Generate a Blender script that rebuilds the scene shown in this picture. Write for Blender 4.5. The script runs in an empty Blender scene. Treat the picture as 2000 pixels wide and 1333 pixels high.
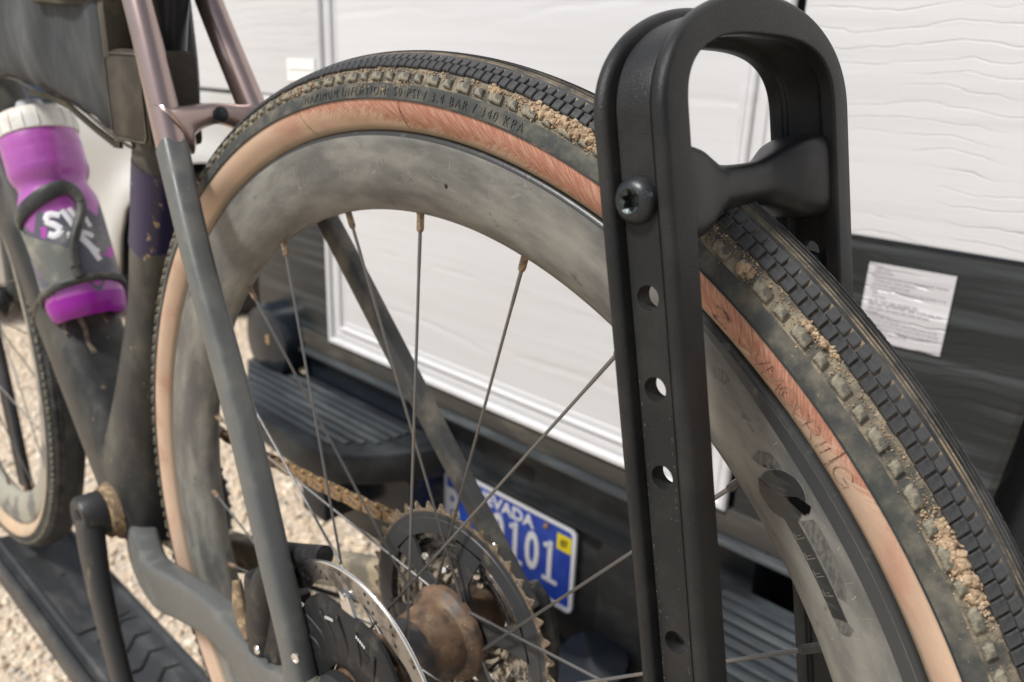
import bpy, bmesh, math, random
from math import sin, cos, pi, radians, degrees
from mathutils import Vector, Matrix
random.seed(7)
S = bpy.context.scene
COL = S.collection

# ------------------------------------------------------------------ camera, sky, sun, exposure
cam_d = bpy.data.cameras.new('camera')
cam = bpy.data.objects.new('camera', cam_d)
COL.objects.link(cam)
CR = ((0.7243, 0.6886, 0.0359), (-0.2483, 0.2119, 0.9452), (-0.6432, 0.6935, -0.3244))
rx, ry, rz = Vector(CR[0]), Vector(CR[1]), Vector(CR[2])
m = Matrix.Identity(4)
for i in range(3):
    m[i][0] = rx[i]; m[i][1] = ry[i]; m[i][2] = -rz[i]
m[0][3], m[1][3], m[2][3] = 0.3221, -0.2784, 0.3517
cam.matrix_world = m
cam_d.sensor_width = 36.0
cam_d.lens = 36.0 * 1577.7 / 2000.0
cam_d.clip_start = 0.01
cam_d.clip_end = 500
cam_d.dof.use_dof = True
cam_d.dof.focus_distance = 0.33
cam_d.dof.aperture_fstop = 12.0
S.camera = cam

SUN_EL, SUN_AZ = radians(54), radians(250)   # azimuth measured from +x
world = bpy.data.worlds.new('World')
S.world = world
world.use_nodes = True
wn = world.node_tree.nodes
sky = wn.new('ShaderNodeTexSky')
sky.sky_type = 'NISHITA'
sky.sun_disc = False
sky.sun_elevation = SUN_EL
sky.sun_rotation = radians(90) - SUN_AZ
sky.air_density = 1.0
sky.dust_density = 2.0
sky.ozone_density = 1.0
hs = wn.new('ShaderNodeHueSaturation')
hs.inputs['Saturation'].default_value = 0.6
world.node_tree.links.new(sky.outputs[0], hs.inputs['Color'])
world.node_tree.links.new(hs.outputs[0], wn['Background'].inputs['Color'])
wn['Background'].inputs['Strength'].default_value = 0.085
sun_d = bpy.data.lights.new('sun', 'SUN')
sun_d.energy = 3.15
sun_d.angle = radians(9)
sun_d.color = (1.0, 0.985, 0.955)
sun = bpy.data.objects.new('sun', sun_d)
COL.objects.link(sun)
sdir = Vector((cos(SUN_EL) * cos(SUN_AZ), cos(SUN_EL) * sin(SUN_AZ), sin(SUN_EL)))
sun.rotation_euler = sdir.to_track_quat('Z', 'Y').to_euler()
S.view_settings.view_transform = 'Standard'
S.view_settings.look = 'None'
S.view_settings.gamma = 1.0
S.view_settings.exposure = 0.40
S.render.engine = 'CYCLES'

# ------------------------------------------------------------------ helpers: materials
def hexc(r, g, b):
    f = lambda c: ((c / 255 + 0.055) / 1.055) ** 2.4 if c > 10 else c / 255 / 12.92
    return (f(r), f(g), f(b), 1)

def mat(name, base, rough=0.5, metal=0.0, mixes=(), bump=(), coords='Object', spec=0.5, alpha=None, trans=0, coat=0, rmix=None, ior=1.45):
    """mixes: (color, scale3, lo, hi, detail) noise masks; bump: (scale3, strength, distance, detail)"""
    M = bpy.data.materials.new(name)
    M.use_nodes = True
    nt = M.node_tree; N = nt.nodes; L = nt.links
    b = N['Principled BSDF']
    b.inputs['Roughness'].default_value = rough
    b.inputs['Metallic'].default_value = metal
    b.inputs['Specular IOR Level'].default_value = spec
    b.inputs['Transmission Weight'].default_value = trans
    b.inputs['Coat Weight'].default_value = coat
    b.inputs['IOR'].default_value = ior
    if len(base) == 3: base = (*base, 1)
    b.inputs['Base Color'].default_value = base
    tc = N.new('ShaderNodeTexCoord')
    cur = None
    def noise(sc, det, off, dist=0.0):
        mp = N.new('ShaderNodeMapping')
        mp.inputs['Scale'].default_value = sc
        mp.inputs['Location'].default_value = (off, off * 1.7, off * 0.3)
        L.new(tc.outputs[coords], mp.inputs[0])
        n = N.new('ShaderNodeTexNoise')
        n.inputs['Scale'].default_value = 1
        n.inputs['Detail'].default_value = det
        n.inputs['Roughness'].default_value = 0.62
        n.inputs['Distortion'].default_value = dist
        L.new(mp.outputs[0], n.inputs['Vector'])
        return n.outputs['Fac']
    def ramp(src, lo, hi):
        r = N.new('ShaderNodeMapRange')
        r.interpolation_type = 'SMOOTHSTEP'
        r.inputs['From Min'].default_value = lo
        r.inputs['From Max'].default_value = hi
        L.new(src, r.inputs['Value'])
        return r.outputs[0]
    masks = []
    for k, mx in enumerate(mixes):
        c, sc, lo, hi, det = mx[:5]
        if isinstance(sc, (int, float)): sc = (sc, sc, sc)
        fac = ramp(noise(sc, det, 3.1 + 7.7 * k), lo, hi)
        if len(mx) > 5:
            mm = N.new('ShaderNodeMath'); mm.operation = 'MULTIPLY'; mm.inputs[1].default_value = mx[5]
            L.new(fac, mm.inputs[0]); fac = mm.outputs[0]
        masks.append(fac)
        mixn = N.new('ShaderNodeMix'); mixn.data_type = 'RGBA'
        L.new(fac, mixn.inputs['Factor'])
        if cur is None: mixn.inputs['A'].default_value = base
        else: L.new(cur, mixn.inputs['A'])
        mixn.inputs['B'].default_value = c if len(c) == 4 else (*c, 1)
        cur = mixn.outputs['Result']
    if cur is not None: L.new(cur, b.inputs['Base Color'])
    if rmix is not None and masks:   # rough where the first mask (dirt) lies
        r = N.new('ShaderNodeMapRange')
        r.inputs['To Min'].default_value = rough; r.inputs['To Max'].default_value = rmix
        L.new(masks[0], r.inputs['Value']); L.new(r.outputs[0], b.inputs['Roughness'])
    prev = None
    for k, (sc, st, dd, det) in enumerate(bump):
        if isinstance(sc, (int, float)): sc = (sc, sc, sc)
        bn = N.new('ShaderNodeBump')
        bn.inputs['Strength'].default_value = st
        bn.inputs['Distance'].default_value = dd
        L.new(noise(sc, det, 1.3 + 5.1 * k), bn.inputs['Height'])
        if prev is not None: L.new(prev, bn.inputs['Normal'])
        prev = bn.outputs[0]
    if prev is not None: L.new(prev, b.inputs['Normal'])
    M['_last_normal'] = 0
    return M

def bsdf(M): return M.node_tree.nodes['Principled BSDF']

# ------------------------------------------------------------------ helpers: objects
def put(name, verts, faces, material, parent=None, smooth=False, uvs=None, fmats=None, angle=None):
    me = bpy.data.meshes.new(name)
    me.from_pydata([tuple(v) for v in verts], [], faces)
    mats = material if isinstance(material, (list, tuple)) else [material]
    for q in mats: me.materials.append(q)
    if fmats: me.polygons.foreach_set('material_index', fmats)
    if uvs is not None:
        uvl = me.uv_layers.new(name='uv')
        for li, l in enumerate(me.loops): uvl.data[li].uv = uvs[li]
    me.update()
    bm = bmesh.new(); bm.from_mesh(me)
    bmesh.ops.recalc_face_normals(bm, faces=bm.faces)
    bm.to_mesh(me); bm.free()
    if smooth:
        me.polygons.foreach_set('use_smooth', [True] * len(me.polygons))
        if angle: me.set_sharp_from_angle(angle=radians(angle))
    o = bpy.data.objects.new(name, me)
    COL.objects.link(o)
    if parent is not None:
        o.parent = parent
        w = Vector((0, 0, 0)); p = parent
        while p is not None:
            w += p.location; p = p.parent
        o.location = -w
    return o

def empty(name, loc, label, cat, group=None):
    o = bpy.data.objects.new(name, None)
    o.empty_display_size = 0.05
    o.location = loc
    COL.objects.link(o)
    o['label'] = label; o['category'] = cat
    if group: o['group'] = group
    return o

def struct(o):
    o['kind'] = 'structure'; return o

class G:
    def __init__(s): s.v = []; s.f = []; s.m = []
    def add(s, v, f, mi=0):
        k = len(s.v); s.v += [Vector(a) for a in v]
        s.f += [[i + k for i in q] for q in f]; s.m += [mi] * len(f)
        return s
    def put(s, name, material, parent=None, smooth=False, angle=35, **k):
        return put(name, s.v, s.f, material, parent, smooth, angle=angle, fmats=s.m, **k)

def box_vf(x0, x1, y0, y1, z0, z1, bev=0.0):
    if bev <= 0:
        v = [(x, y, z) for x in (x0, x1) for y in (y0, y1) for z in (z0, z1)]
        f = [(0, 1, 3, 2), (4, 6, 7, 5), (0, 4, 5, 1), (2, 3, 7, 6), (0, 2, 6, 4), (1, 5, 7, 3)]
        return v, f
    bm = bmesh.new()
    vs = [bm.verts.new(p) for p in [(x, y, z) for x in (x0, x1) for y in (y0, y1) for z in (z0, z1)]]
    for q in [(0, 1, 3, 2), (4, 6, 7, 5), (0, 4, 5, 1), (2, 3, 7, 6), (0, 2, 6, 4), (1, 5, 7, 3)]:
        bm.faces.new([vs[i] for i in q])
    bmesh.ops.recalc_face_normals(bm, faces=bm.faces)
    bmesh.ops.bevel(bm, geom=bm.edges[:], offset=bev, segments=2, profile=0.6, affect='EDGES')
    bm.verts.index_update()
    v = [x.co.copy() for x in bm.verts]; f = [[a.index for a in q.verts] for q in bm.faces]
    bm.free()
    return v, f

def catmull(pts, n=8):
    P = [Vector(p) for p in pts]
    if len(P) < 3:
        return [P[0].lerp(P[-1], i / n) for i in range(n + 1)]
    out = []
    Q = [2 * P[0] - P[1]] + P + [2 * P[-1] - P[-2]]
    for i in range(1, len(Q) - 2):
        a, b, c, d = Q[i - 1], Q[i], Q[i + 1], Q[i + 2]
        for k in range(n):
            t = k / n
            out.append(0.5 * ((2 * b) + (c - a) * t + (2 * a - 5 * b + 4 * c - d) * t * t + (3 * b - 3 * c + d - a) * t ** 3))
    out.append(P[-1])
    return out

def tube_vf(pts, rad, nseg=16, up=(0, 1, 0), power=2.0, caps=True, smoothn=8):
    """rad: list of (a,b) half sizes per control pt, a along 'up'-ish axis, b along the other."""
    ctrl = [Vector(p) for p in pts]
    if not isinstance(rad, list): rad = [rad] * len(ctrl)
    rad = [(r, r) if not isinstance(r, tuple) else r for r in rad]
    path = catmull(ctrl, smoothn)
    rv = catmull([(r[0], r[1], 0) for r in rad], smoothn)
    up = Vector(up)
    v = []; f = []
    n = len(path)
    for i, p in enumerate(path):
        t = (path[min(i + 1, n - 1)] - path[max(i - 1, 0)]).normalized()
        b = t.cross(up).normalized(); a = b.cross(t).normalized()
        ra, rb = max(rv[i][0], 1e-5), max(rv[i][1], 1e-5)
        for k in range(nseg):
            th = 2 * pi * k / nseg
            c, s_ = cos(th), sin(th)
            e = 2 / power
            cc = math.copysign(abs(c) ** e, c); ss = math.copysign(abs(s_) ** e, s_)
            v.append(p + a * ra * cc + b * rb * ss)
    for i in range(n - 1):
        for k in range(nseg):
            k2 = (k + 1) % nseg
            f.append([i * nseg + k, i * nseg + k2, (i + 1) * nseg + k2, (i + 1) * nseg + k])
    if caps:
        f.append(list(range(nseg))[::-1]); f.append([(n - 1) * nseg + k for k in range(nseg)])
    return v, f

def frame_of(axis):
    z = Vector(axis).normalized()
    x = z.orthogonal().normalized(); y = z.cross(x)
    return x, y, z

def lathe_vf(prof, origin, axis, n=32, ref=None, caps=True):
    """prof: (r, h) along axis"""
    z = Vector(axis).normalized()
    x = (Vector(ref) - Vector(ref).dot(z) * z).normalized() if ref else z.orthogonal().normalized()
    y = z.cross(x); o = Vector(origin)
    v = []; f = []
    for r, h in prof:
        for k in range(n):
            t = 2 * pi * k / n
            v.append(o + z * h + (x * cos(t) + y * sin(t)) * r)
    for i in range(len(prof) - 1):
        for k in range(n):
            k2 = (k + 1) % n
            f.append([i * n + k, i * n + k2, (i + 1) * n + k2, (i + 1) * n + k])
    if caps:
        f.append(list(range(n))); f.append([(len(prof) - 1) * n + k for k in range(n)])
    return v, f

def rev_y(name, prof, material, parent, n=360, center=(0, 0), t0=0.0, t1=2 * pi, closed=False, fm=None, smooth=True, angle=40, wob=None):
    """surface of revolution about the wheel axle (y); prof = (R, y); uv in metres"""
    v = []; f = []; uv = []; mi = []
    full = abs((t1 - t0) - 2 * pi) < 1e-6
    cols = n if full else n + 1
    arc = [0]
    for a, b in zip(prof, prof[1:]): arc.append(arc[-1] + math.hypot(a[0] - b[0], a[1] - b[1]))
    for i in range(cols):
        t = t0 + (t1 - t0) * i / n
        for (r, y) in prof:
            if wob: r = r + wob(t, y)
            v.append((center[0] + r * cos(t), y, center[1] + r * sin(t)))
    k = len(prof)
    segs = k if closed else k - 1
    for i in range(n):
        j = (i + 1) % cols
        u0 = (t0 + (t1 - t0) * i / n) * 0.32; u1 = (t0 + (t1 - t0) * (i + 1) / n) * 0.32
        for s_ in range(segs):
            s2 = (s_ + 1) % k
            f.append([i * k + s_, j * k + s_, j * k + s2, i * k + s2])
            a0 = arc[s_]; a1 = arc[s2] if s2 else arc[-1] + 0.004
            uv += [(u0, a0), (u1, a0), (u1, a1), (u0, a1)]
            mi.append(fm[s_] if fm else 0)
    me = bpy.data.meshes.new(name)
    me.from_pydata(v, [], f)
    for q in (material if isinstance(material, list) else [material]): me.materials.append(q)
    ul = me.uv_layers.new(name='uv')
    ul.data.foreach_set('uv', [c for p in uv for c in p])
    me.polygons.foreach_set('material_index', mi)
    me.polygons.foreach_set('use_smooth', [smooth] * len(f))
    me.update()
    if smooth: me.set_sharp_from_angle(angle=radians(angle))
    o = bpy.data.objects.new(name, me); COL.objects.link(o)
    place(o, parent)
    return o

def place(o, parent):
    if parent is None: return
    o.parent = parent
    w = Vector((0, 0, 0)); p = parent
    while p is not None:
        w += p.location; p = p.parent
    o.location = -w

def text_mesh(txt, size, extrude=0.0, spacing=1.0, cuts=0, xscale=1.0, bold=0.0):
    cu = bpy.data.curves.new('txt', 'FONT')
    cu.body = txt; cu.size = size; cu.extrude = extrude; cu.space_character = spacing
    cu.align_x = 'CENTER'; cu.align_y = 'CENTER'; cu.resolution_u = 3; cu.offset = bold
    o = bpy.data.objects.new('txt', cu); COL.objects.link(o)
    dg = bpy.context.evaluated_depsgraph_get()
    me = bpy.data.meshes.new_from_object(o.evaluated_get(dg))
    bpy.data.objects.remove(o); bpy.data.curves.remove(cu)
    bm = bmesh.new(); bm.from_mesh(me)
    bpy.data.meshes.remove(me)
    if cuts:
        bmesh.ops.subdivide_edges(bm, edges=[e for e in bm.edges if e.calc_length() > size * 0.25], cuts=cuts)
    bm.verts.index_update()
    v = [Vector((a.co.x * xscale, a.co.y, a.co.z)) for a in bm.verts]
    f = [[a.index for a in q.verts] for q in bm.faces]
    bm.free()
    return v, f

# ------------------------------------------------------------------ materials
DUST = (0.30, 0.235, 0.15, 1)
M_rubber = mat('tyre_rubber', (0.040, 0.042, 0.043), 0.62,
               mixes=[(DUST, 70, 0.55, 0.85, 6, 0.5), ((0.10, 0.10, 0.09, 1), (25, 25, 25), 0.45, 0.7, 5, 0.5)],
               bump=[(900, 0.25, 0.0006, 3)], rmix=0.9)
M_rubber_top = mat('worn_tread_rubber', (0.022, 0.023, 0.025), 0.50,
               mixes=[((0.15, 0.135, 0.10, 1), 110, 0.50, 0.78, 7, 0.6), ((0.07, 0.07, 0.07, 1), 45, 0.4, 0.65, 5)],
               bump=[(1400, 0.3, 0.0005, 3)], rmix=0.85)
M_sidewall_black = mat('black_sidewall_rubber', (0.045, 0.048, 0.046), 0.6,
               mixes=[((0.18, 0.165, 0.125, 1), 90, 0.40, 0.74, 9, 0.75), ((0.34, 0.30, 0.23, 1), 380, 0.66, 0.74, 5, 0.7)],
               bump=[(700, 0.15, 0.0004, 3)], rmix=0.85)
M_groove = mat('dusty_tread_groove', (0.065, 0.057, 0.045), 0.85,
               mixes=[((0.29, 0.225, 0.145, 1), 100, 0.34, 0.66, 7, 0.85), ((0.42, 0.35, 0.25, 1), 500, 0.62, 0.72, 4, 0.6)],
               bump=[(900, 0.6, 0.0012, 5)])
M_knob = mat('dusty_side_knob_rubber', (0.085, 0.080, 0.066), 0.8,
               mixes=[((0.29, 0.26, 0.19, 1), 330, 0.40, 0.64, 6, 0.8), ((0.48, 0.42, 0.32, 1), 800, 0.62, 0.72, 4, 0.6)],
               bump=[(1200, 0.6, 0.001, 4)])
M_mud = mat('dried_mud', (0.44, 0.32, 0.205), 0.95,
            mixes=[((0.24, 0.16, 0.10, 1), 300, 0.47, 0.62, 5, 0.8), ((0.68, 0.56, 0.43, 1), 420, 0.56, 0.68, 4, 0.7)],
            bump=[(2200, 0.7, 0.0008, 4)])
M_black = mat('matte_black_anodised_aluminium', (0.030, 0.031, 0.033), 0.48,
              mixes=[((0.055, 0.055, 0.055, 1), (60, 60, 60), 0.45, 0.75, 6, 0.7), ((0.20, 0.19, 0.17, 1), 900, 0.735, 0.78, 3, 0.5)],
              bump=[(2600, 0.35, 0.00025, 2)], spec=0.55)
M_black_dusty = mat('dusty_black_anodised_aluminium', (0.014, 0.0145, 0.015), 0.40,
              mixes=[((0.032, 0.031, 0.029, 1), (45, 45, 30), 0.45, 0.75, 7, 0.8), ((0.24, 0.225, 0.185, 1), 900, 0.67, 0.76, 4, 0.45)],
              bump=[(1500, 0.6, 0.0004, 3)])
M_bolt = mat('black_oxide_bolt', (0.022, 0.025, 0.027), 0.36, metal=0.25,
             mixes=[((0.10, 0.10, 0.10, 1), 300, 0.6, 0.7, 4)], bump=[(2500, 0.3, 0.0002, 2)])
M_hexmetal = mat('worn_bolt_socket', (0.07, 0.085, 0.085), 0.35, metal=0.7, bump=[(900, 0.5, 0.0005, 3)])
M_spindle = mat('matte_black_plastic_spindle', (0.015, 0.015, 0.016), 0.38, spec=0.5,
              mixes=[((0.05, 0.05, 0.05, 1), 60, 0.5, 0.8, 5)], bump=[(2600, 0.3, 0.0002, 2)])
M_rim = mat('dusty_carbon_rim', (0.085, 0.086, 0.083), 0.30, coords='UV',
            mixes=[((0.265, 0.255, 0.22, 1), (14, 45, 1), 0.34, 0.70, 9, 0.8), ((0.045, 0.046, 0.048, 1), (70, 130, 1), 0.60, 0.72, 7, 0.7),
                   ((0.33, 0.31, 0.25, 1), (75, 90, 1), 0.64, 0.78, 8, 0.55), ((0.30, 0.29, 0.26, 1), (900, 60, 1), 0.69, 0.74, 3, 0.4)],
            bump=[((120, 120, 1), 0.15, 0.0008, 4), ((1500, 1500, 1), 0.12, 0.0003, 3)], rmix=0.62)
M_rimlip = mat('scuffed_black_rim_lip', (0.035, 0.036, 0.036), 0.35,
            mixes=[((0.16, 0.15, 0.13, 1), (200, 60, 200), 0.55, 0.8, 5, 0.5)], bump=[(600, 0.3, 0.0004, 4)])
M_bare = mat('worn_glossy_carbon_logo', (0.026, 0.027, 0.027), 0.28,
            mixes=[((0.10, 0.10, 0.095, 1), (90, 90, 400), 0.5, 0.75, 6, 0.5)], bump=[(500, 0.2, 0.0003, 4)])
M_logo_edge = mat('logo_edge_worn', (0.17, 0.165, 0.145), 0.7, mixes=[((0.1, 0.1, 0.09, 1), 300, 0.5, 0.6, 4)])
M_etch = mat('etched_dark_line', (0.12, 0.06, 0.04), 0.7, mixes=[((0.40, 0.26, 0.18, 1), 240, 0.42, 0.55, 4, 0.9)])
M_spoke = mat('worn_steel_spoke', (0.17, 0.165, 0.16), 0.36, metal=0.7,
              mixes=[((0.26, 0.19, 0.135, 1), (60, 60, 60), 0.56, 0.74, 6, 0.7)], bump=[(1500, 0.4, 0.0003, 3)], rmix=0.7)
M_nipple = mat('rusty_nipple', (0.14, 0.105, 0.075), 0.6, metal=0.35,
              mixes=[((0.30, 0.21, 0.13, 1), 500, 0.4, 0.6, 5), ((0.05, 0.04, 0.03, 1), 420, 0.6, 0.7, 4)])
M_nipple_dark = mat('black_nipple', (0.04, 0.04, 0.04), 0.35, metal=0.4, mixes=[((0.2, 0.17, 0.12, 1), 500, 0.6, 0.7, 5)])
M_hub = mat('mud_stained_brown_hub', (0.135, 0.082, 0.050), 0.65,
            mixes=[((0.030, 0.026, 0.025, 1), (45, 40, 45), 0.42, 0.64, 6, 0.85), ((0.26, 0.175, 0.105, 1), 90, 0.46, 0.74, 9, 0.7)],
            bump=[(500, 0.35, 0.0005, 4)], rmix=0.4)
M_cog = mat('dark_grey_cog', (0.055, 0.056, 0.058), 0.45, metal=0.25,
            mixes=[((0.30, 0.25, 0.17, 1), 60, 0.58, 0.78, 7, 0.6)], bump=[(700, 0.2, 0.0004, 3)])
M_cogteeth = mat('dusty_cog_teeth', (0.19, 0.14, 0.09), 0.6,
            mixes=[((0.075, 0.06, 0.045, 1), 200, 0.46, 0.60, 5, 0.9), ((0.6, 0.5, 0.37, 1), 500, 0.6, 0.7, 4)], bump=[(1200, 0.4, 0.0005, 3)])
M_steel = mat('shiny_steel', (0.72, 0.70, 0.66), 0.22, metal=1.0,
            mixes=[((0.10, 0.085, 0.07, 1), 160, 0.48, 0.60, 5, 0.9)], bump=[(900, 0.2, 0.0003, 3)], rmix=0.55)
M_rotor = mat('brushed_steel_rotor', (0.80, 0.78, 0.75), 0.20, metal=1.0,
            mixes=[((0.40, 0.37, 0.33, 1), (90, 90, 90), 0.52, 0.75, 6, 0.5)], bump=[(800, 0.2, 0.0003, 3)])
M_carrier = mat('black_rotor_carrier', (0.022, 0.022, 0.023), 0.42, metal=0.2,
            mixes=[((0.09, 0.085, 0.075, 1), 90, 0.5, 0.75, 6, 0.6)], bump=[(1200, 0.3, 0.0003, 3)])
M_white_print = mat('white_print', (0.55, 0.55, 0.53), 0.6)
M_frame = mat('matte_dark_grey_carbon', (0.095, 0.100, 0.097), 0.36,
            mixes=[((0.16, 0.155, 0.135, 1), (30, 30, 30), 0.48, 0.74, 7, 0.7), ((0.40, 0.37, 0.29, 1), 330, 0.69, 0.74, 5, 0.5)],
            bump=[(1500, 0.15, 0.0003, 3)], rmix=0.75)
M_frame_dirty = mat('mud_splashed_dark_frame', (0.026, 0.027, 0.027), 0.34,
            mixes=[((0.135, 0.125, 0.10, 1), (14, 14, 9), 0.42, 0.72, 8, 0.8), ((0.33, 0.24, 0.14, 1), (90, 90, 70), 0.64, 0.72, 8, 0.75)],
            bump=[(900, 0.25, 0.0004, 3)], rmix=0.8)
M_mauve = mat('metallic_mauve_bronze_paint', (0.40, 0.295, 0.27), 0.30, metal=0.8, coat=0.5,
            mixes=[((0.33, 0.25, 0.235, 1), 40, 0.5, 0.7, 5, 0.6)], bump=[(1500, 0.1, 0.0002, 3)])
M_seatpost = mat('glossy_black_seatpost', (0.018, 0.02, 0.024), 0.3, mixes=[((0.25, 0.17, 0.1, 1), (60, 60, 50), 0.69, 0.72, 3)])
M_purple_band = mat('dark_purple_frame_band', (0.022, 0.017, 0.055), 0.40,
            mixes=[((0.42, 0.28, 0.15, 1), (70, 70, 45), 0.62, 0.67, 7, 0.85), ((0.17, 0.17, 0.24, 1), (30, 30, 40), 0.66, 0.73, 5, 0.7)])
M_fabric = mat('faded_black_bag_fabric', (0.034, 0.038, 0.041), 0.6,
            mixes=[((0.11, 0.115, 0.115, 1), (10, 10, 5), 0.4, 0.7, 6)], bump=[((14, 14, 8), 0.6, 0.012, 3), (1600, 0.25, 0.0003, 2)])
M_fabric_trim = mat('brown_black_bag_trim', (0.055, 0.047, 0.034), 0.75,
            mixes=[((0.13, 0.11, 0.075, 1), 45, 0.45, 0.7, 7, 0.7)], bump=[(900, 0.4, 0.0006, 3)])
M_strap = mat('brownish_rubber_strap', (0.040, 0.033, 0.024), 0.6,
            mixes=[((0.075, 0.062, 0.045, 1), 40, 0.4, 0.7, 6), ((0.35, 0.27, 0.16, 1), 260, 0.72, 0.75, 3, 0.7)], bump=[(900, 0.3, 0.0005, 3)])
M_purple = mat('purple_translucent_plastic', (0.50, 0.11, 0.50), 0.33, trans=0.35, coat=0.6,
            mixes=[((0.62, 0.14, 0.58, 1), 30, 0.4, 0.65, 4)], bump=[(60, 0.1, 0.001, 3)])
bsdf(M_purple).inputs['Subsurface Weight'].default_value = 0.3
bsdf(M_purple).inputs['Subsurface Radius'].default_value = (0.02, 0.005, 0.02)
bsdf(M_purple).inputs['Subsurface Scale'].default_value = 0.5
M_purple_deep = mat('deep_purple_plastic', (0.34, 0.012, 0.36), 0.3, trans=0.2)
M_bottle_print = mat('dark_grey_print_on_bottle', (0.10, 0.10, 0.13), 0.45, mixes=[((0.22, 0.22, 0.20, 1), 30, 0.45, 0.7, 5), ((0.45, 0.06, 0.42, 1), (40, 40, 60), 0.62, 0.64, 2)])
M_cap = mat('off_white_bottle_cap', (0.72, 0.71, 0.66), 0.45, mixes=[((0.55, 0.42, 0.34, 1), 40, 0.5, 0.75, 6)])
M_white_ink = mat('white_ink', (0.8, 0.79, 0.82), 0.5)
M_cage = mat('grey_black_bottle_cage', (0.038, 0.039, 0.038), 0.45,
            mixes=[((0.17, 0.165, 0.14, 1), (25, 25, 25), 0.45, 0.7, 6, 0.8)], bump=[(1200, 0.2, 0.0003, 3)], rmix=0.7)
M_tray = mat('worn_black_rack_tray', (0.034, 0.036, 0.038), 0.42,
            mixes=[((0.11, 0.11, 0.105, 1), (12, 30, 30), 0.45, 0.75, 6, 0.7)], bump=[(900, 0.25, 0.0004, 3)])
M_dark_slot = mat('dark_recess', (0.008, 0.008, 0.009), 0.7)
M_crank = mat('worn_black_crank', (0.040, 0.040, 0.040), 0.42, metal=0.3,
            mixes=[((0.34, 0.27, 0.17, 1), (45, 45, 12), 0.56, 0.72, 6, 0.8)], bump=[(900, 0.3, 0.0004, 3)], rmix=0.8)
M_rust = mat('dusty_orange_dirt', (0.40, 0.25, 0.12), 0.9, mixes=[((0.14, 0.09, 0.05, 1), 220, 0.5, 0.62, 5), ((0.6, 0.45, 0.3, 1), 300, 0.6, 0.7, 4)], bump=[(900, 0.6, 0.001, 4)])
M_bumper = mat('weathered_black_bumper_plastic', (0.018, 0.020, 0.022), 0.42,
            mixes=[((0.055, 0.064, 0.068, 1), (8, 14, 14), 0.42, 0.7, 6, 0.9), ((0.20, 0.17, 0.12, 1), (14, 40, 40), 0.66, 0.78, 6, 0.5)], bump=[(500, 0.2, 0.0006, 3)])
M_steppad = mat('ribbed_grey_step_pad', (0.040, 0.046, 0.050), 0.5,
            mixes=[((0.095, 0.105, 0.108, 1), (6, 30, 30), 0.45, 0.7, 6), ((0.20, 0.17, 0.13, 1), (12, 30, 30), 0.66, 0.76, 6, 0.6)], bump=[(400, 0.3, 0.0006, 3)])
M_sill = mat('dark_brown_grey_sill', (0.055, 0.052, 0.046), 0.5, mixes=[((0.11, 0.10, 0.08, 1), (8, 30, 30), 0.5, 0.7, 6)], bump=[(300, 0.2, 0.0006, 3)])
M_navy = mat('glossy_navy_black_panel', (0.010, 0.014, 0.020), 0.22, mixes=[((0.04, 0.045, 0.05, 1), (6, 20, 20), 0.55, 0.75, 6)])
M_plate = mat('blue_plate', (0.010, 0.045, 0.36), 0.4, mixes=[((0.02, 0.07, 0.42, 1), 20, 0.4, 0.6, 4)])
M_plate_white = mat('white_plate_print', (0.74, 0.76, 0.80), 0.4)
M_yellow = mat('yellow_registration_sticker', (0.80, 0.66, 0.01), 0.5)
M_plastic_white = mat('white_trim', (0.62, 0.62, 0.63), 0.32, mixes=[((0.50, 0.48, 0.45, 1), (8, 30, 12), 0.5, 0.75, 6, 0.6)], bump=[((4, 20, 60), 0.25, 0.003, 4)])

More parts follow.
